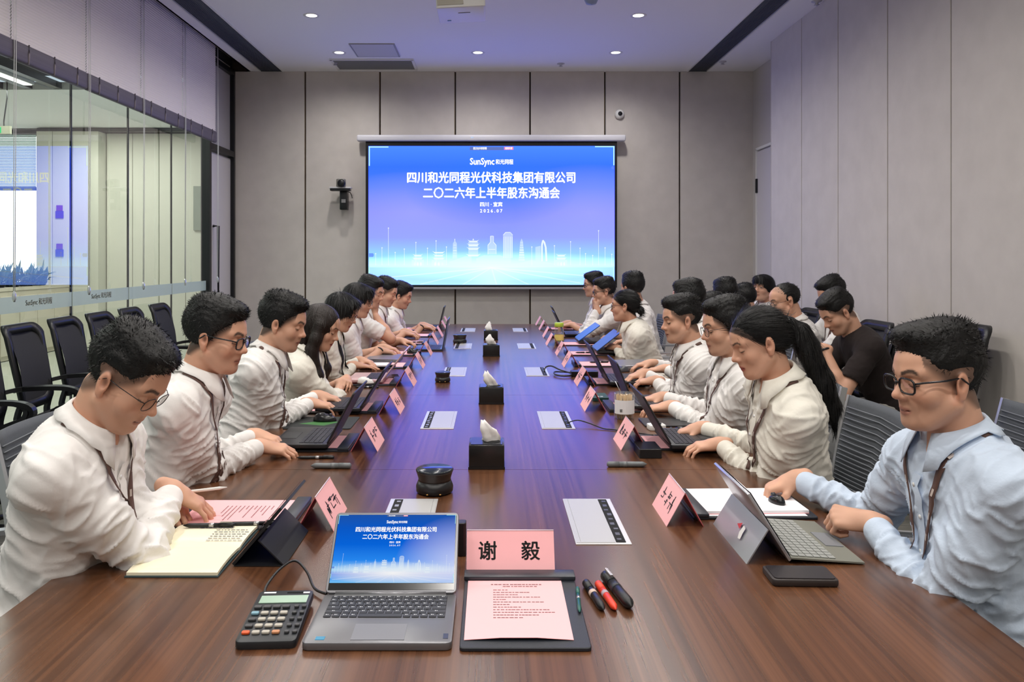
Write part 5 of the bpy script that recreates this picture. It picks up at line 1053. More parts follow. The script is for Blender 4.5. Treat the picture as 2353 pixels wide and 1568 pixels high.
def black_chair():
    """black task chair: mesh back in a thick frame, looped arms, padded seat"""
    r = empty('mesh_chair', (0, 0, 0), 0, None, 'chair')
    def P(u, w, off=0): y = -.235 - .12 * (w / .56) + .05 * math.sin(w / .56 * PI) - .035 * (1 - (u / .24) ** 2) + off; return (u, y, .52 + w)
    o = rring(.20, .225, .55, .07); i_ = [(u * .78, .06 + (w * .79)) for (u, w) in o]; n = len(o)
    f = MB(); vs = [P(*p, .014) for p in o] + [P(*p, .014) for p in i_] + [P(*p, -.014) for p in o] + [P(*p, -.014) for p in i_]; fs = []
    for k in range(n):
        j = (k + 1) % n; fs += [(k, j, n + j, n + k), (2 * n + j, 2 * n + k, 3 * n + k, 3 * n + j), (j, k, 2 * n + k, 2 * n + j), (n + k, n + j, 3 * n + j, 3 * n + k)]
    f.add(vs, fs, 0, None, True); f.build('back_frame', M_PLB, r, fix=True)
    m = MB(); ng = 8; g = []
    for a in range(ng + 1):
        for b in range(ng + 1):
            w = .05 + .46 * a / ng; hw = .88 * (.20 + .025 * w / .55); g.append(P(-hw + 2 * hw * b / ng, w, .004))
    m.add(g, [(a * (ng + 1) + b, a * (ng + 1) + b + 1, (a + 1) * (ng + 1) + b + 1, (a + 1) * (ng + 1) + b) for a in range(ng) for b in range(ng)], 0, None, True); m.build('mesh_panel', M_MESHB, r)
    MB().rbox((0, .03, .455), (.49, .48, .075), .09).build('seat', M_SEATB, r, bevel=(.02, 3))
    for q in (-1, 1):
        MB().sweep(side_curve([(q * .18, -.20, .40), (q * .19, -.27, .46), (q * .185, -.245, .58)], 4), .05, .022).build('back_strut', M_PLB, r)
        MB().sweep(side_curve([(q * .215, -.27, .665), (q * .265, -.16, .685), (q * .275, .06, .69), (q * .272, .15, .66), (q * .265, .14, .60), (q * .262, .02, .545), (q * .255, -.02, .42)], 4), .045, .026).build('armrest', M_PLB, r)
    MB().box((0, 0, .40), (.36, .30, .03)).build('seat_pan', M_PLB, r); star_base(r, M_PLB)
    return r
def place(proto, x, y, rz, label, group=None, used=[]):
    o = proto if proto not in used else copy_tree(proto); used.append(proto)
    o.location = (x, y, 0.0); o.rotation_euler = (0, 0, rz); o['label'] = label
    if group: o['group'] = group
    return o
gch = grey_chair(); bch = black_chair()
for k, (y, x) in enumerate(((7.5, -2.78), (6.9, -2.78), (6.32, -2.76), (5.80, -2.76), (5.24, -2.74), (4.72, -2.74), (4.18, -2.74), (3.62, -2.74))):
    place(bch, x, y, LA + .06, 'empty black mesh chair against the glass wall, %s from the screen end' % NTH[k], 'black chairs along the glass')
who = ['man bending over the pink sheet', 'man with the mouse pad', 'man with tousled hair', 'long-haired woman', 'black-lapel woman', 'person with the bowl cut', 'man resting his chin', 'cropped man with lanyard', 'man with the wristwatch at the far end']
for k, y in enumerate((2.03, 2.72, 3.52, 4.38, 5.1, 5.85, 6.55, 7.25, 8.02)): place(gch, -1.24, y, LA, 'grey conference chair under the ' + who[k], 'occupied conference chairs')
who = ['man in the pale blue shirt', 'ponytail woman', 'goatee man', 'quiff-haired man', 'man hidden behind the quiff-haired man', 'woman with the low bun', 'broad-backed man', 'man with clasped hands', 'half-hidden man at the screen end']
for k, (x, y) in enumerate(((1.31, 1.94), (1.12, 2.95), (1.18, 3.62), (1.20, 4.34), (1.55, 5.12), (1.32, 5.98), (1.48, 6.85), (1.31, 7.5), (1.30, 8.25))): place(gch, x, y, RA, 'grey conference chair under the ' + who[k], 'occupied conference chairs')
who = ['glimpsed dark-haired person', 'round-haired person facing the screen', 'short-haired man with one ear showing', 'young man gazing at the camera', 'older balding man', 'man in the black shirt', 'man tucked behind the black shirt']
for k, (x, y) in enumerate(((1.82, 5.7), (2.05, 6.3), (2.37, 6.75), (2.64, 7.42), (2.29, 5.45), (2.49, 4.74), (2.68, 6.05))):
    o = place(bch, x, y, RA, 'black mesh chair under the ' + who[k], 'occupied chairs by the wall')
    if k == 5: o.scale = (1, 1, 1.04)
place(gch, 1.66, 2.93, RA - .15, 'empty dark grey conference chair behind the head of the blue-shirted man')

# ------------------------------------------------------------------ things on the table
M_PINK = mat('pink_paper', (250, 186, 190), .75); M_PINKD = mat('pink_card_back', (236, 120, 126), .7); M_INK = mat('ink_black', (24, 16, 18), .6); M_INKP = mat('print_grey', (150, 112, 116), .8)
M_CLEAR = pane_mat('card_sleeve', (255, 255, 255), .3, .0); M_FOLD = mat('folder_black', (32, 36, 44), .45, bump=(700, .15)); M_CLIP = mat('folder_clip', (46, 50, 58), .38)
M_PAPER = mat('white_paper', (242, 241, 244), .75); M_CREAMP = mat('cream_paper', (244, 236, 208), .75); M_ALU = mat('laptop_grey', (122, 122, 126), .34, metal=.55); M_ALUD = mat('laptop_black', (26, 27, 31), .42); M_KEY = mat('key_dark', (44, 45, 52), .5); M_KEYB = mat('key_black', (20, 20, 24), .5)
M_SCRD = mat('screen_dark', (22, 16, 24), .08); M_PINKL = mat('laptop_rose', (218, 184, 186), .35, metal=.3); M_LIDREFL = mat('lid_blue_reflection', (36, 62, 112), .3); M_LCAP = mat('key_legend', (214, 216, 220), .6)  # the blue lid carries the screen reflection in its base colour
random.seed(11)
def glyph(b, cx, cy, s, M):
    """unreadable brush-like character of several strokes"""
    for k in range(random.randint(6, 9)):
        h = random.random() < .5; ln = random.uniform(.3, .9) * s; x = cx + random.uniform(-.32, .32) * s; y = cy + random.uniform(-.38, .38) * s
        b.box((x, y, 0), (ln if h else .09 * s, .08 * s if h else ln, .0004), 0, M)
def name_card(x, y, rz, label, text=None, w=.20, glyphs=0):
    """pink tent card in a clear sleeve; ridge along local x, printed face towards local -y"""
    r = empty('name_card', (x, y, TT), rz, label, 'name card', 'pink name cards'); hy, hz = .052, .094
    for q, nm, m in ((-1, 'front_leaf', M_PINK), (1, 'back_leaf', M_PINKD)):
        L_ = math.hypot(hy, hz); a = math.atan2(hz, -q * hy)
        M = Matrix.Translation((0, q * hy / 2, hz / 2)) @ Matrix.Rotation(math.atan2(hz, hy) if q < 0 else PI - math.atan2(hz, hy), 4, 'X')
        o = MB().box((0, 0, 0), (w, L_, .0012), 0, M).build(nm, m, r)
        if q > 0: MB().box((0, 0, -.0016), (w + .004, L_ + .002, .0008), 0, M).build('sleeve', M_CLEAR, o)
        if q < 0:
            Mt = M @ Matrix.Translation((0, 0, .0011))
            if text:
                for (ch, xx) in text: text_mesh(ch, .046, Mt @ Matrix.Translation((xx, .004, 0)), M_INK, 'lettering', .0010, parent=o)
            elif glyphs:
                b = MB()
                for k in range(glyphs): glyph(b, (k - (glyphs - 1) / 2) * .048, .002, .040, Mt)
                tag(b.build('lettering', M_INK, o), kind='stuff')
    MB().tube([(-w / 2, 0, hz + .001), (w / 2, 0, hz + .001)], .0016, 6).build('ridge', mat('sleeve_edge', (232, 214, 226), .25), r)
    return r
name_card(.046, 1.935, 0, 'pink name card lettered in large black characters behind the front clip folder', text=(('谢', -.055), ('毅', .048)), w=.21)
LY = [2.20, 3.10, 3.83, 4.65, 5.39, 6.10, 6.85, 7.5, 8.2, 8.75]; RY = [2.24, 3.12, 3.90, 4.66, 5.45, 6.10, 6.78, 7.44, 8.2, 8.75]
lx = [-.487, -.495, -.49, -.505, -.515, -.515, -.515, -.515, -.515, -.52]; rx = [.545, .56, .51, .555, .55, .555, .525, .54, .55, .545]
for k in range(10):
    name_card(lx[k], LY[k] + .10, PI / 2, 'pink name card on the glass side of the table, %s from the camera end' % NTH[k], glyphs=3 if k < 6 else 0)
    name_card(rx[k], RY[k] + .10, -PI / 2, 'pink name card on the panelled side of the table, %s from the camera end' % NTH[k], glyphs=3 if k < 6 else 0)
def folder(x, y, rz, label, paper=M_PINK, pw=.215, pl=.285, L=.36, Wd=.255, lines=False, curl=False, dz=0):
    """clip folder; clip bar at local +y end"""
    r = empty('clip_folder', (x, y, TT + dz), rz, label, 'folder', 'dark clip folders')
    MB().rbox((0, 0, .004), (Wd, L, .008), .008).build('board', M_FOLD, r, bevel=(.0015, 1)); MB().box((0, L / 2 - .022, .0125), (Wd + .004, .044, .011)).build('clip_bar', M_CLIP, r, bevel=(.003, 2))
    g = MB(); n = 10; vs = []
    for a in range(n + 1):
        for b in (0, 1, 2, 3):
            v = a / n; yy = L / 2 - .046 - pl * v; z = .0092 + (.006 * math.sin(b * 2.1) ** 2 * max(0, v - .85) / .15 if curl else 0); vs.append((-pw / 2 - .012 + pw * b / 3, yy, z))
    for (x_, y_, z_) in list(vs): vs.append((x_, y_, z_ - .0008))
    k = 4 * (n + 1); fs = [(a * 4 + b, (a + 1) * 4 + b, (a + 1) * 4 + b + 1, a * 4 + b + 1) for a in range(n) for b in range(3)]
    g.add(vs, fs + [tuple(k + i for i in reversed(f)) for f in fs], 0, None, True); sheet = g.build('paper_sheet', paper, r)
    if lines:
        b = MB(); y0 = L / 2 - .046
        def tl(yy, x0, x1, h): 
            xx = x0
            while xx < x1: w = random.uniform(.004, .009); b.box((xx + w / 2 - .012, y0 - yy, .0097), (w, h, .0003)); xx += w + random.uniform(.0008, .003)
        tl(.022, -.055, .055, .0042); tl(.033, -.028, .045, .0036)
        for i, ln in enumerate((.03, .08, .055, .10, .03, .105, .03, .06, .12, .125, .095, .06)): tl(.052 + i * .0125, -.05, -.05 + ln, .0028)
        tag(b.build('print_line', M_INKP, sheet), kind='stuff')
    return r
folder(.066, 1.71, 0, 'dark clip folder with a printed pink agenda beside the silver laptop', lines=True, curl=True)
FY = [2.335, 3.22, 3.97, 4.80, 5.52, 6.20, 6.98, 7.62, 8.30]
seatl = ['under the hand of the man bending forward', 'below the black laptop beside the mouse pad', 'below the laptop of the man with tousled hair', 'below the pink laptop', 'beside the white notebook', 'behind the closed laptop', 'before the person with a dark wristband', 'before the man resting his chin', 'before the cropped man with lanyard']
for k, y in enumerate(FY): folder(-.735, y, LA, 'dark clip folder with pink paper ' + seatl[k], lines=k == 0)
FYR = [2.425, 3.24, 4.00, 4.82, 5.60, 6.22, 6.90, 7.60, 8.35]
seatr = ['', 'under the laptop of the ponytail woman', 'behind the stirrer jar', 'beside the black power adapter', 'before the empty stretch past the two laptops', 'under the nearer half-closed laptop', 'under the farther half-closed laptop', 'beside the white open notebook', 'at the screen end of the panelled side']
for k, y in enumerate(FYR):
    if k == 0: folder(.765, y, RA, 'dark clip folder with a thick white pad by the silver kickstand tablet', paper=M_PAPER, lines=False)
    else: folder(.755, y, RA, 'dark clip folder with pink paper ' + seatr[k])
MB
def laptop(x, y, rz, label, w=.315, d=.225, ang=112, body=M_ALUD, lidc=None, scr=M_SCRD, dz=.0, keys='stuff', lid_l=None):
    """hinge at local +y, typist at -y"""
    r = empty('laptop', (x, y, TT + dz), rz, label, 'laptop', 'laptops on the table'); lidc = lidc or body; ll = lid_l or d
    MB().rbox((0, 0, .0085), (w, d, .015), .012).build('base', body, r, bevel=(.002, 2))
    MB().box((0, -d * .30, .0163), (w * .36, d * .30, .0012)).build('touchpad', body if keys == 'stuff' else mat('pad_grey', (134, 134, 138), .4, metal=.4), r)
    M = Matrix.Translation((0, d / 2 - .004, .017)) @ Matrix.Rotation(math.radians(ang), 4, 'X')
    # closed lid lies along -y; opening by ang swings it up and back
    M = Matrix.Translation((0, d / 2 - .004, .018)) @ Matrix.Rotation(-math.radians(ang), 4, 'X')
    lid = MB().rbox((0, -ll / 2, .002), (w, ll, .007), .01, 0, M).build('lid', lidc, r, bevel=(.0015, 1))
    MB().box((0, -ll / 2 + .001, -.0018), (w * .96, ll * .92, .0014), 0, M).build('screen', scr, lid)
    MB().tube([(-w * .42, d / 2 - .003, .016), (w * .42, d / 2 - .003, .016)], .006, 8).build('hinge', body, r)
    if keys == 'stuff':
        b = MB()
        for ro in range(5):
            for c in range(13): b.box((-w * .42 + w * .84 * (c + .5) / 13, d * .02 + ro * d * .083, .0172), (w * .84 / 13 * .84, d * .072, .002))
        tag(b.build('key', M_KEY, r), kind='stuff')
    return r, M, lid
# front laptop, one object per key
M_SLIDE2 = slide_material('laptop_slide', [(0.0, (120, 200, 255)), (1.0, (30, 86, 176)), (.13, (20, 120, 240)), (.18, (150, 215, 255)), (.32, (40, 140, 248)), (.55, (8, 104, 226)), (.8, (12, 92, 206))], 1.0, [(.5, .14, .6, .16, (255, 255, 255), 1.0, .8)], [(1.05, .2, .55, .8, (220, 224, 255), .9, 1.0)])  # last blob paints the white glare on the right of the display
lp_, LM, lid = laptop(-.2215, 1.645, 0, 'silver grey laptop showing the blue title slide at the front of the table', w=.290, d=.225, ang=136, body=M_ALU, keys='own', lid_l=.192, scr=mat('bezel_black', (12, 13, 16), .2))
sw_, sl_ = .276, .163
s0 = LM @ Vector((-sw_ / 2, -.022, -.0031)); ex_ = (LM @ Vector((sw_ / 2, -.022, -.0031)) - s0); ey_ = (LM @ Vector((-sw_ / 2, -.022 - sl_, -.0031)) - s0)
me = bpy.data.meshes.new('slide'); me.from_pydata([s0, s0 + ex_, s0 + ex_ + ey_, s0 + ey_], [], [(0, 1, 2, 3)]); uvl = me.uv_layers.new(name='UVMap')
for i, c in enumerate(((0, 0), (1, 0), (1, 1), (0, 1))): uvl.data[i].uv = c
me.materials.append(M_SLIDE2); sl = link('display', me, lid)
nrm_ = ex_.cross(ey_).normalized()
slide_art(sl, lambda x, y: tuple(s0 + ex_ * ((x - SLIDE[0]) / (SLIDE[1] - SLIDE[0])) + ey_ * ((SLIDE[3] - y) / (SLIDE[3] - SLIDE[2])) + nrm_ * .0006), 'lap', 1.0)
kme = {}
rows = [(13, .0095), (14, .0155), (14, .0155), (13, .0155), (12, .0155), (10, .0155)]; ky = .098
for ri, (n, hgt) in enumerate(rows):
    ky -= hgt + .0025; wid = [1.0] * n
    if ri == 1: wid[-1] = 1.6
    if ri == 2: wid[0] = 1.4; wid[-1] = 1.2
    if ri == 3: wid[0] = 1.7; wid[-1] = 1.8
    if ri == 4: wid[0] = 2.1; wid[-1] = 2.3
    if ri == 5: wid[4] = 5.2
    tot = sum(wid); xx = -.127
    for c in range(n):
        kw = .254 * wid[c] / tot; key = (round(kw, 4), hgt)
        if key not in kme: kme[key] = MB().box((0, 0, .001), (kw - .0026, hgt, .002)).mesh('key', M_KEY, bevel=(.0006, 1))
        k_ = link('key', kme[key], lp_, (xx + kw / 2, ky + hgt / 2, .0162)); xx += kw
        if 'leg' not in kme: kme['leg'] = MB().box((-.002, .001, .0023), (.003, .0028, .0002)).box((.0015, .001, .0023), (.0014, .0028, .0002)).mesh('legend', M_LCAP)
        if ri != 5 or c != 4: link('legend', kme['leg'], k_)
MB().box((.0, .1035, .0166), (.245, .005, .0012)).build('speaker_strip', M_SILVER, lp_); MB().box((-.112, -.094, .0164), (.018, .014, .0006)).build('sticker', mat('sticker_teal', (20, 130, 170), .3), lp_); MB().box((.132, -.085, .0164), (.010, .020, .0006)).build('sticker', mat('sticker_navy', (40, 50, 80), .3), lp_)
# calculator
M_CALC = mat('calculator_black', (34, 37, 41), .4)
ca = empty('calculator', (-.443, 1.645, TT), .05, 'black desktop calculator with pale green display beside the silver laptop', 'calculator')
Mc = Matrix.Rotation(math.radians(3), 4, 'X')
MB().rbox((0, 0, .013), (.118, .212, .018), .012, 0, Mc).build('case', M_CALC, ca, bevel=(.004, 2))
MB().box((.002, .062, .0224), (.100, .032, .002), 0, Mc).build('display', mat('calc_lcd', (142, 172, 150), .25), ca)
MB().box((-.034, .093, .0224), (.026, .006, .001), 0, Mc).build('brand_print', M_LCAP, ca); MB().box((.02, .093, .0224), (.034, .005, .001), 0, Mc).build('solar_strip', M_DARK, ca); MB().box((.045, .091, .0224), (.014, .006, .001), 0, Mc).build('power_print', M_LCAP, ca)
M_CK = {'d': mat('calc_key_dark', (62, 62, 64), .4), 'w': mat('calc_key_light', (178, 172, 160), .4), 'o': mat('calc_key_orange', (226, 92, 44), .4), 'b': mat('calc_key_blue', (120, 160, 176), .4), 't': mat('calc_key_tan', (190, 130, 90), .4)}
lay = ['dddddd', 'bwwwdd', 'dwwwdd', 'dwwwdd', 'owwtdd']
cme = {}
for ri, row in enumerate(lay):
    for c, ch in enumerate(row):
        big = c < 4; kw, kh = (.0155, .0105) if big else (.010, .008)
        if (ch, big) not in cme: cme[(ch, big)] = MB().rbox((0, 0, .002), (kw, kh, .005), .003).mesh('key', M_CK[ch], bevel=(.001, 1))
        x_ = -.044 + c * .0195 if big else .036 + (c - 4) * .0155; y_ = .026 - ri * .0255; p = Mc @ Vector((x_, y_, .0225)); link('key', cme[(ch, big)], ca, p)
        if 'm' not in cme: cme['m'] = MB().box((0, 0, .0047), (.004, .003, .0003)).mesh('legend', M_LCAP)
tag(MB().tube(side_curve([(-.50, 1.755, TT + .012), (-.505, 1.79, TT + .02), (-.49, 1.85, TT + .035), (-.465, 1.89, TT + .038), (-.43, 1.86, TT + .022), (-.40, 1.80, TT + .010), (-.365, 1.765, TT + .012)], 5), .0032, 6).build('power_cable', M_PLB), 'black cable arching from behind the calculator to the silver laptop', 'cable')
# pens
M_STEEL = mat('pen_steel', (190, 190, 192), .25, metal=.8)
def pen(x, y, rz, label, ln=.145, r=.0052, body=M_PLB, grip=None, tip=M_STEEL, dz=0, cat='pen', clip=True, cap=None):
    o = empty('pen', (x, y, TT + dz + r), rz, label, cat); A = Matrix.Rotation(PI / 2, 4, 'Y')
    MB().lathe([(0, -ln * .5), (.0012, -ln * .5), (r * .8, -ln * .42), (r, -ln * .38), (r, ln * .22)], n=12, M=A).build('barrel', body, o)
    MB().lathe([(r * 1.04, ln * .0), (r * 1.04, ln * .10)], n=12, M=A).build('band', grip or M_STEEL, o)
    MB().lathe([(r * 1.06, ln * .2), (r * 1.06, ln * .46), (r * .6, ln * .5), (0, ln * .5)], n=12, M=A).build('cap', cap or body, o)
    if clip: MB().box((ln * .34, 0, r * 1.3), (ln * .24, r * .5, r * .35)).build('clip', tip, o)
    return o
pen(.190, 1.735, 1.50, 'slim dark green pen lying on the front clip folder', .125, .0042, mat('pen_green', (24, 92, 84), .3), dz=.009, clip=False)
pen(.228, 1.765, 1.72, 'black whiteboard marker between the folder and the red marker', .145, .009, M_PLB, grip=mat('marker_band', (212, 186, 172), .5), clip=False)
pen(.255, 1.765, 1.72, 'red-orange marker between two black markers', .14, .0082, mat('marker_red', (226, 66, 40), .4), grip=mat('marker_band2', (180, 160, 170), .5), clip=False)
pen(.283, 1.785, 1.76, 'thick black marker, outermost beside the front folder', .175, .0125, M_PLB, grip=M_CLIP)
pen(-.775, 2.187, .04, 'black ballpoint with clear grip lying on the cream notebook', .14, .0062, M_PLB, dz=.016)
pen(-.66, 2.214, .06, 'black pen lying along the pink sheet above the cream notebook', .15, .006, M_PLB, dz=.012)
pen(-.66, 2.99, .02, 'black and silver ballpoint in front of the black laptop', .14, .0058, M_PLB)
pen(-.575, 2.855, .0, 'grey presentation clicker on the glass side of the table', .145, .010, mat('clicker_grey', (106, 110, 112), .4), grip=mat('clicker_band', (120, 124, 126), .4), cat='clicker', clip=False)
pen(.49, 2.875, PI, 'grey presentation clicker on the panelled side of the table', .145, .010, mat('clicker_grey'), grip=mat('clicker_band'), cat='clicker', clip=False)
pen(-.72, 4.60, .0, 'black and white pen before the pink laptop', .14, .006, M_PLB)
pen(-.72, 5.42, .0, 'black pen beside the white notebook', .14, .006, M_PLB, dz=.010)
pen(-.66, 6.93, .0, 'black pen on the pink paper of the man resting his chin', .14, .006, M_PLB, dz=.010)
pen(.76, 5.62, .15, 'black pen on pink paper behind the two black laptops', .14, .006, M_PLB, dz=.010)
pen(.72, 6.16, 0, 'dark pen on the pink paper under the nearer half-closed laptop', .14, .006, M_PLB, dz=.012)
st = empty('stylus', (-.845, 2.30, .834), -.0, 'white stylus held by the man bending over the pink sheet', 'stylus')
MB().lathe([(0, -.09), (.0045, -.088), (.0045, .06), (.001, .082), (0, .083)], n=12, M=Matrix.Rotation(PI / 2 - .12, 4, 'Y')).build('barrel', M_WHITE, st)
# cream notebook
nb = empty('open_notebook', (-.757, 2.055, TT), 0, 'open cream notebook with handwriting on the upper page', 'notebook')
def sheet(b, x0, x1, y0, y1, z, mi, sag=.0, skew=.0):
    n = 8; vs = []
    for i in range(n + 1):
        t = i / n; y = y0 + (y1 - y0) * t; zz = z + sag * math.sin(PI * t) ** .6
        for (x, q) in ((x0 + skew * t, 0), (x1 + skew * t, 0)): vs += [(x, y, zz), (x, y, zz - .007)]
    fs = []
    for i in range(n):
        a = i * 4; c = a + 4; fs += [(a, a + 2, c + 2, c), (a + 1, c + 1, c + 3, a + 3), (a, c, c + 1, a + 1), (a + 2, a + 3, c + 3, c + 2)]
    fs += [(0, 1, 3, 2), (n * 4, n * 4 + 2, n * 4 + 3, n * 4 + 1)]
    b.add(vs, fs, mi)
MB().box((0, 0, .002), (.222, .345, .003)).build('cover', mat('notebook_cover', (52, 70, 74), .6), nb)
b1 = MB(); sheet(b1, -.108, .108, -.168, 0, .011, 0, .005); pg = b1.build('lower_page', M_CREAMP, nb)
b1 = MB(); sheet(b1, -.108, .108, 0, .168, .011, 0, .005); pg = b1.build('upper_page', M_CREAMP, nb)
b = MB()
for i in range(8):
    xx = .0
    y_ = .03 + i * .016
    while xx < .085: w = random.uniform(.004, .012); b.box((xx + w / 2 + .01 - .05 * (i > 5), y_, .0172 + .0 * i), (w, .003, .0003)); xx += w + .003
tag(b.build('handwriting', mat('ink_blue_grey', (96, 96, 110), .7), pg), kind='stuff')
# folded tablet case in front of the bending man
tc = empty('tablet', (-.63, 2.075, TT), 0, 'black tablet propped in a folded case before the bending man', 'tablet')
def slab(b, p0, p1, y0, y1, t, mi=0):
    (x0, z0), (x1, z1) = p0, p1; L_ = math.hypot(x1 - x0, z1 - z0); nx, nz = -(z1 - z0) / L_ * t, (x1 - x0) / L_ * t
    vs = [(x0, y0, z0), (x1, y0, z1), (x1 + nx, y0, z1 + nz), (x0 + nx, y0, z0 + nz)] + [(x0, y1, z0), (x1, y1, z1), (x1 + nx, y1, z1 + nz), (x0 + nx, y1, z0 + nz)]
    b.add(vs, [(0, 3, 2, 1), (4, 5, 6, 7), (0, 1, 5, 4), (1, 2, 6, 5), (2, 3, 7, 6), (3, 0, 4, 7)], mi); return b
M_CASEB = mat('case_black', (20, 21, 24), .6)
slab(MB(), (0, .003), (.118, .140), -.125, .125, .007).build('body', M_CASEB, tc); slab(MB(), (-.006, .012), (.106, .141), -.118, .118, .0012).build('screen', M_SCRD, tc)
slab(MB(), (.060, .066), (.125, .002), -.125, .125, -.003).build('stand_flap', M_CASEB, tc); slab(MB(), (.0, .001), (.125, .001), -.125, .125, .002).build('foot_flap', M_CASEB, tc)
# silver kickstand tablet with keyboard cover
M_TAB = mat('tablet_silver', (186, 188, 194), .3, metal=.6); M_TKEY = mat('cover_key', (150, 152, 148), .6); M_TCOV = mat('keyboard_cover', (118, 118, 108), .8)
kt = empty('kickstand_tablet', (.735, 2.115, TT), 0, 'silver kickstand tablet with a grey keyboard cover before the blue-shirted man', 'tablet')
slab(MB(), (0, .006), (-.104, .172), -.150, .150, -.0085).build('tablet_body', M_TAB, kt, bevel=(.003, 2)); slab(MB(), (.0088, .012), (-.094, .176), -.143, .143, -.0008).build('screen', M_SCRD, kt)
kf = slab(MB(), (-.052, .086), (-.105, .0), -.148, .148, .003).build('kickstand', M_TAB, kt)
kd = Vector((-.053, 0, -.086)).normalized()
def on_flap(t, y, off=.0045): n_ = Vector((kd.z, 0, -kd.x)); n_ = n_ if n_.x < 0 else -n_; return Vector((-.052, 0, .086)) + kd * t + Vector((0, y, 0)) + n_ * off
stk = MB(); stk.quad([on_flap(.034, -.02), on_flap(.046, .006), on_flap(.052, -.022)]); stk.build('sticker_red', mat('sticker_red', (196, 40, 44), .4), kf)
stk = MB(); stk.quad([on_flap(.04, -.052), on_flap(.036, -.034), on_flap(.058, -.030), on_flap(.072, -.040), on_flap(.070, -.056), on_flap(.054, -.052)]); stk.build('sticker_white', mat('sticker_white', (232, 230, 226), .4), kf)
slab(MB(), (.004, .014), (.185, .002), -.153, .153, .004).build('keyboard_cover', M_TCOV, kt)
ktm = MB().box((0, 0, .001), (.0165, .0165, .002)).mesh('key', M_TKEY, bevel=(.0006, 1)); kang = math.atan2(-.012, .181)
for ri in range(6):
    for c in range(14):
        u = .014 + ri * .0185; o = link('key', ktm, kt, (.004 + u, -.133 + c * .0205, .0185 + math.tan(kang) * u)); o.rotation_euler = (0, -kang, 0)
slab(MB(), (.132, .0092), (.178, .0062), -.05, .05, .0022).build('touchpad', mat('cover_pad', (122, 124, 128), .5), kt)
ph = empty('phone_case', (.725, 1.872, TT), -.03, 'dark leather phone wallet lying in front of the kickstand tablet', 'phone')
MB().rbox((0, 0, .009), (.152, .088, .016), .010).build('wallet', mat('wallet_brown', (44, 36, 34), .5), ph, bevel=(.004, 2)); MB().rbox((0, .0, .0182), (.140, .076, .0015), .008).build('flap', mat('wallet_top', (38, 34, 38), .4), ph)
pd = empty('paper_pad', (.775, 2.435, TT + .0105), 0.03, 'thick pad of blank white paper on the folder under the reaching hand', 'paper')
MB().box((0, 0, .004), (.30, .225, .008)).build('sheets', M_PAPER, pd); MB().box((0, 0, -.0005), (.30, .226, .003)).build('pink_sheet', M_PINK, pd)
ws = empty('wireless_mouse', (.86, 2.40, TT + .0195), .3, 'black mouse under the reaching hand of the blue-shirted man', 'mouse')
def mouse_parts(r, m, s=1.0):
    me_ = MB(); n = 12; k = 7; vs = []
    for i in range(k + 1):
        t = i / k * PI / 2
        for j in range(n): a = 2 * PI * j / n; vs.append((.030 * s * math.cos(t) ** .6 * math.cos(a), .054 * s * math.cos(t) ** .6 * math.sin(a), .034 * s * math.sin(t) * (1 - .18 * math.sin(a))))
    me_.add(vs, [(i * n + j, i * n + (j + 1) % n, (i + 1) * n + (j + 1) % n, (i + 1) * n + j) for i in range(k) for j in range(n)] + [tuple(range(n - 1, -1, -1))], 0, None, True)
    me_.build('shell', m, r); MB().lathe([(0, -.004), (.008, -.004), (.008, .004), (0, .004)], n=10, M=Matrix.Translation((0, .026 * s, .028 * s)) @ Matrix.Rotation(PI / 2, 4, 'Y')).build('scroll_wheel', M_CLIP, r)
M_MSE = mat('mouse_black', (22, 22, 25), .25)
mouse_parts(ws, M_MSE, .62)
for (x, y, rz, m, lb, dz) in ((-.765, 3.66, LA, M_MSE, 'glossy black mouse on the dark green mouse pad', .004), (-.74, 4.70, LA, M_WHITE, 'white mouse beside the pink laptop', .012), (.79, 3.38, RA, M_MSE, 'black mouse under the hand of the ponytail woman', 0), (.86, 5.26, RA, mat('mouse_grey', (70, 72, 78), .3), 'grey mouse beside the black power adapter', 0), (-.60, 6.16, LA, M_MSE, 'small black mouse beside the closed grey laptop', .012)):
    mouse_parts(empty('computer_mouse', (x, y, TT + dz), rz, lb, 'mouse'), m)
mp = empty('mouse_pad', (-.77, 3.63, TT), 0, 'dark mouse pad with a green glow pattern beside the black laptop', 'mouse pad')
m_ = mat('pad_dark', (30, 34, 34), .7); MB().rbox((0, 0, .002), (.30, .26, .004), .012).build('mat', m_, mp); MB().add([(-.10, -.03, .0043), (.02, -.07, .0043), (.08, .01, .0043), (-.02, .03, .0043)], [(0, 1, 2, 3)]).build('print', mat('pad_green', (60, 118, 58), .7), mp)
# other laptops
LB = .009
laptop(-.745, 3.235, LA, 'black laptop before the man in black glasses', w=.32, d=.225, ang=118, dz=.018)
laptop(-.735, 3.96, LA, 'black laptop with its lid edge-on before the man with tousled hair', w=.31, d=.22, ang=122, dz=.018)
laptop(-.745, 4.84, LA, 'rose laptop with pale keyboard before the long-haired woman', w=.30, d=.215, ang=128, body=M_PINKL, dz=.018)
laptop(-.505, 6.56, LA, 'thin dark laptop with tall upright lid in the middle of the glass side', w=.33, d=.23, ang=100, body=mat('laptop_slate', (60, 66, 78), .3, metal=.3), dz=0, lid_l=.24)
laptop(-.66, 8.52, LA, 'black laptop before the man with the wristwatch at the far end', w=.32, d=.22, ang=104, dz=.0)
r_, M_, l_ = laptop(-.78, 5.86, LA, 'closed grey laptop lying before the person with the bowl cut', w=.32, d=.225, ang=1.5, body=mat('laptop_silver', (150, 152, 160), .3, metal=.5), dz=0)
laptop(.80, 3.22, RA, 'black laptop before the ponytail woman', w=.31, d=.22, ang=120, dz=.018)
laptop(.805, 4.03, RA, 'black laptop before the goatee man', w=.32, d=.225, ang=112, dz=.018)
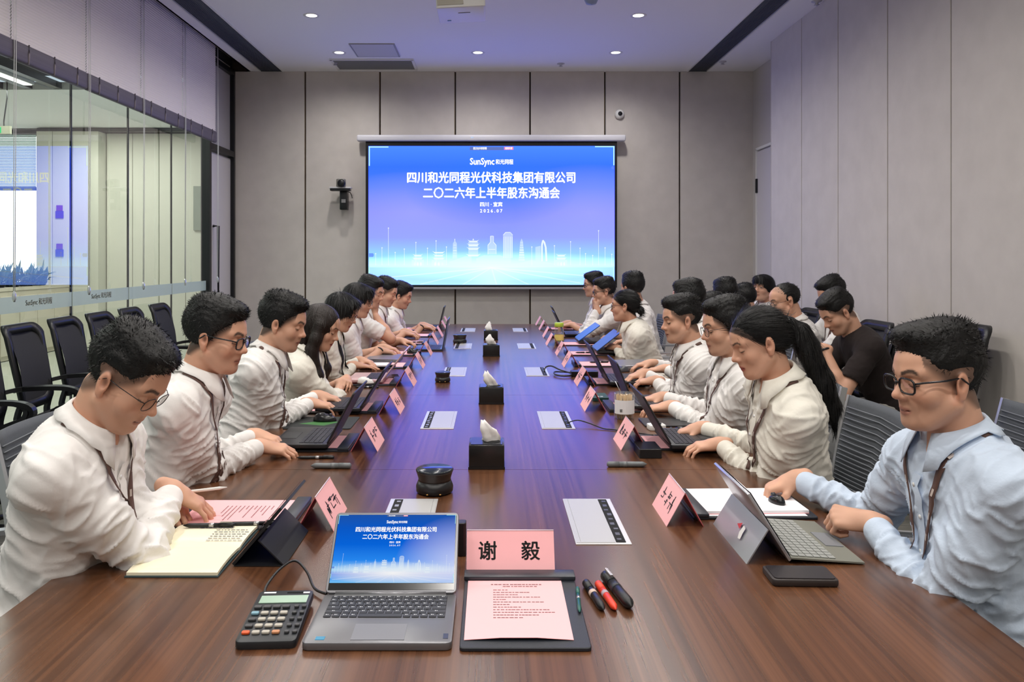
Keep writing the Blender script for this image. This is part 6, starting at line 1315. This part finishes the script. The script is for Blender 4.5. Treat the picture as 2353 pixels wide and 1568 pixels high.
laptop(.80, 4.78, RA, 'large black laptop before the quiff-haired man', w=.34, d=.235, ang=118, dz=.018)
laptop(.92, 6.25, RA, 'half-closed black laptop with a blue reflection painted on its lid, nearer the camera of two', w=.32, d=.225, ang=38, lidc=M_LIDREFL, dz=.018)
laptop(.86, 6.98, RA, 'half-closed black laptop with a brighter blue reflection painted on its lid, farther of two', w=.32, d=.225, ang=36, lidc=mat('lid_azure_reflection', (24, 78, 160), .3), dz=.018)  # azure lid: reflected screen blue put into the colour
laptop(.80, 7.62, RA, 'black laptop with upright lid before the man with clasped hands', w=.32, d=.225, ang=116, dz=.018)
laptop(.84, 8.45, RA, 'dark laptop at the screen end of the panelled side', w=.31, d=.22, ang=116, dz=.018)
r_, M_, l_ = laptop(.97, 5.52, RA, 'closed pale grey laptop behind the mouse', w=.32, d=.22, ang=1.5, body=mat('laptop_silver'), dz=.0)
# notebooks, phones, books
def block(name, x, y, rz, d, m, label, cat, dz=0, pages=None):
    r = empty(name, (x, y, TT + dz), rz, label, cat); MB().rbox((0, 0, d[2] * .5), d, .006).build('cover' if pages else 'body', m, r, bevel=(.0015, 1))
    if pages: MB().box((0, 0, d[2] + .004), (d[0] * .96, d[1] * .96, .008)).build('pages', pages, r)
    return r
block('open_notebook', -.80, 5.42, 0, (.20, .15, .004), M_CLIP, 'white notebook under the hands of the black-lapel woman', 'notebook', .018, M_PAPER)
block('open_notebook', .80, 7.85, 0, (.21, .15, .004), M_CLIP, 'white open notebook before the man with clasped hands', 'notebook', 0, M_PAPER)
block('tablet_computer', .81, 3.63, 0, (.25, .17, .008), M_ALUD, 'dark flat tablet lying beyond the white charger box', 'tablet')
MBt = block('green_book', .575, 4.25, 0, (.085, .15, .02), mat('book_green', (28, 70, 66), .5), 'small dark green booklet between name card and laptop', 'book')
for k in range(2): MB().box((-.012 + .02 * k, -.04, .0205), (.014, .016, .001)).build('cover_print', M_LCAP, MBt)
wb = empty('charger_box', (.725, 3.50, TT), .1, 'small white charger box with a grey disc on top', 'charger')
MB().rbox((0, 0, .012), (.075, .06, .024), .012).build('case', M_WHITE, wb, bevel=(.004, 2)); MB().lathe([(.0, .026), (.022, .026), (.022, .031), (0, .031)], n=16).build('disc', M_CLIP, wb)
block('leather_case', .60, 3.06, 0, (.085, .13, .035), M_PLB, 'black leather case behind the name card of the ponytail woman', 'case')
block('mobile_phone', -.62, 5.02, .2, (.075, .15, .008), M_SCRD, 'dark phone lying past the rose laptop', 'phone')
block('power_bank', -.075, 2.03, 0, (.022, .03, .085), M_PLB, 'small black upright box behind the front name card', 'power bank')
# stirrer jar
M_JAR = pane_mat('jar_glass', (255, 255, 255), .0, .06, (244, 246, 244)); M_STICK = mat('stirrer_wood', (196, 160, 116), .6)
jr = empty('stirrer_jar', (.623, 3.735, TT), 0, 'clear jar of wooden stirrers with a white label and a silver straw', 'jar')
MB().lathe([(.044, 0), (.047, .004), (.047, .118), (.044, .122)], n=24).build('glass', M_JAR, jr)
lb = MB()
for k in range(10):
    a0, a1 = PI * 1.08 + k * .084 * PI, PI * 1.08 + (k + 1) * .084 * PI
    lb.add([(.0478 * math.cos(a), .0478 * math.sin(a), z) for (a, z) in ((a0, .028), (a1, .028), (a1, .092), (a0, .092))], [(0, 1, 2, 3)], 0, None, True)
lab = lb.build('label', M_PAPER, jr); bc = MB()
for k in range(7): bc.box((-.026 + k * .0026, -.0425 - k * .0005, .045), (.0014, .001, .014))
tag(bc.build('barcode', M_INK, lab), kind='stuff')
for k in range(14):
    a = 2 * PI * k / 14 + .1; rr = .030 if k % 2 else .018
    MB().tube([(rr * math.cos(a), rr * math.sin(a), .004), (rr * 1.15 * math.cos(a), rr * 1.15 * math.sin(a), .108 + .006 * (k % 3))], .0042, 5).build('stirrer', M_STICK, jr)
MB().tube([(.01, 0, .02), (-.02, .0, .13), (-.042, 0, .175)], .0025, 6).build('straw', M_STEEL, jr)
# yellow-capped jar
yj = empty('honey_jar', (.60, 7.05, TT), 0, 'clear bottle with green-yellow cap and yellow label among the name cards', 'bottle')
MB().lathe([(.038, 0), (.042, .005), (.042, .10), (.032, .135), (.034, .14)], n=20).build('glass', M_JAR, yj); MB().lathe([(.036, .002), (.039, .006), (.039, .06), (0, .06)], n=18).build('contents', mat('honey_yellow', (214, 170, 30), .3), yj)
MB().lathe([(.0424, .02), (.0424, .07)], n=20, cap=False).build('label', mat('label_yellow', (236, 216, 120), .6), yj); MB().lathe([(.039, .138), (.041, .142), (.041, .172), (.036, .176), (0, .176)], n=20).build('cap', mat('cap_green', (176, 200, 60), .4), yj)
# tissue boxes
M_TBOX = mat('tissue_leather', (20, 20, 22), .3, coat=.2); M_TIS = mat('tissue_white', (240, 238, 236), .9)
def tissue_mesh(seed, h=.075):
    rs = np.random.RandomState(seed); b = MB(); n = 14; k = 7; vs = []
    for i in range(k + 1):
        t = i / k; r0 = (.019 * (1 - t) ** .7 + .006) * (1 + .5 * math.sin(t * PI) * (1 if seed % 2 else .6)); cx = -.012 * t + .008 * math.sin(t * 3 + seed); cy = .006 * math.sin(t * 4 + seed)
        for j in range(n): a = 2 * PI * j / n; w = 1 + .38 * math.sin(3 * a + seed + t * 1.5) + .12 * rs.normal(); vs.append((cx + r0 * w * math.cos(a), cy + r0 * .6 * w * math.sin(a), h * t + (.006 * math.sin(2 * a + seed) if i == k else 0)))
    b.add(vs, [(i * n + j, i * n + (j + 1) % n, (i + 1) * n + (j + 1) % n, (i + 1) * n + j) for i in range(k) for j in range(n)] + [tuple(k * n + j for j in range(n))], 0, None, True); return b
for k, (x, y, lbl) in enumerate(((-.017, 2.905, 'nearest the camera end, a dark hole showing beside its tissue'), (.0, 4.155, 'second along the table'), (.0, 6.115, 'third along the table'), (-.004, 7.30, 'closest to the screen'))):
    t_ = empty('tissue_box', (x, y, TT), 0, 'square black leather tissue box, ' + lbl, 'tissue box', 'black tissue boxes')
    MB().box((0, 0, .043), (.127, .127, .086)).build('box', M_TBOX, t_, bevel=(.003, 2)); MB().box((0, 0, .005), (.131, .131, .008)).build('base_trim', M_TBOX, t_)
    MB().box((0, 0, .0872), (.112, .112, .0024)).build('lid_panel', mat('tissue_lid', (30, 36, 42), .25), t_); MB().lathe([(0, .0002), (.026, .0002), (.029, .0015), (.031, 0)], (.018, -.012, .0886), 20).build('opening', M_DARK, t_)
    tissue_mesh(k + 1).build('tissue', M_TIS, t_, loc=(.004 - .01 * (k % 2), 0, .086))
# conference speaker pucks
M_PUCK = mat('puck_brown', (44, 36, 34), .4); M_PTOP = mat('puck_top', (26, 34, 44), .15)
for k, (x, y, s, lb) in enumerate(((-.183, 2.57, 1.0, 'round black waisted speakerphone nearest the camera'), (-.295, 4.83, .78, 'small dark round speakerphone by the second glass-side socket plate'), (-.276, 6.98, 1.0, 'dark waisted speakerphone farthest along the table'))):
    p = empty('speakerphone', (x, y, TT), 0, lb, 'speakerphone')
    MB().lathe([(.050 * s, 0), (.059 * s, .006 * s), (.060 * s, .022 * s), (.053 * s, .040 * s)], n=28).build('base', M_PLB, p)
    MB().lathe([(.053 * s, .040 * s), (.052 * s, .046 * s), (.058 * s, .066 * s), (.060 * s, .070 * s)], n=28).build('collar', M_PUCK, p); MB().lathe([(.060 * s, .070 * s), (.0605 * s, .075 * s), (.056 * s, .078 * s), (0, .078 * s)], n=28).build('top', M_PTOP, p)
    for a in (-1.9, -1.2): MB().lathe([(.004, 0), (.004, .003), (0, .004)], (.0595 * s * math.cos(a), .0595 * s * math.sin(a), .006), 8).build('stud', mat('brass_stud', (180, 140, 80), .3, metal=.8), p)
# socket plates
M_PLATE = mat('socket_plate', (184, 184, 184), .38, metal=.15); M_RIM = mat('socket_rim', (220, 220, 222), .3, metal=.4)
for k, (yn) in enumerate((2.10, 3.51, 5.06, 6.56, 8.04)):
    for side, xc in ((-1, -.240), (1, .297)):
        s_ = empty('socket_plate', (xc, yn + .195, TT), 0, 'silver socket plate on the %s side of the table, %s from the camera end' % ('glass' if side < 0 else 'panelled', NTH[k]), 'socket', 'table socket plates')
        MB().box((0, 0, .001), (.148, .392, .003)).build('rim', M_RIM, s_, bevel=(.001, 1)); MB().box((-side * .014, 0, .003), (.092, .376, .0022)).build('flap', M_PLATE, s_, bevel=(.0006, 1)); MB().box((-side * .066, 0, .0028), (.010, .376, .0014)).build('edge_strip', M_PLATE, s_)
        sl_ = MB().box((side * .047, 0, .0028), (.026, .372, .0018)).build('slot', M_DARK, s_)
        for q in range(9):
            if k < 3: MB().box((side * .047 + .002 * (q % 3 - 1), -.165 + q * .041, .0039), (.012, .012 + .008 * (q % 2), .0012)).build('outlet', mat('outlet_grey', (150, 152, 156), .3) if side < 0 else mat('outlet_dark', (70, 72, 78), .3), sl_)
# cables and the black adapter
tag(MB().tube(side_curve([(.345, 3.62, TT + .004), (.39, 3.60, TT + .02), (.44, 3.56, TT + .014), (.49, 3.50, TT + .005), (.53, 3.48, TT + .004), (.62, 3.42, TT + .004), (.68, 3.35, TT + .008)], 5), .0028, 6).build('charging_cable', M_PLB), 'thin black cable from the panelled-side socket plate to a name card', 'cable')
tag(MB().tube(side_curve([(.345, 5.22, TT + .004), (.36, 5.26, TT + .03), (.40, 5.28, TT + .034), (.45, 5.20, TT + .02), (.51, 5.10, TT + .014)], 5), .005, 6).build('charging_cable', M_PLB), 'thick black cable looping from a socket plate to the power adapter', 'cable')
tag(MB().tube(side_curve([(.51, 5.02, TT + .012), (.45, 5.0, TT + .010), (.405, 5.06, TT + .012), (.41, 5.14, TT + .016), (.47, 5.16, TT + .012), (.54, 5.13, TT + .012)], 5), .005, 6).build('charging_cable', M_PLB), 'thick black cable coiled beside the power adapter', 'cable')
block('power_adapter', .59, 5.06, 0, (.17, .075, .034), M_PLB, 'black power adapter brick with thick cables', 'adapter')
# phones in the hands of the men by the wall
for (x, y, z, lb) in ((1.82, 4.74, 1.0, 'phone held by the man in the black shirt'), (2.13, 6.07, .95, 'phone held by the man tucked behind the black shirt')):
    p = empty('mobile_phone', (x, y, z), RA, lb, 'phone'); Mq = Matrix.Rotation(math.radians(38), 4, 'X')
    MB().rbox((0, 0, 0), (.076, .16, .008), .01, 0, Mq).build('body', mat('phone_navy', (30, 38, 66), .3), p); MB().rbox((0, 0, -.0045 * -1), (.070, .15, .001), .008, 0, Mq).build('screen', M_SCRD, p)
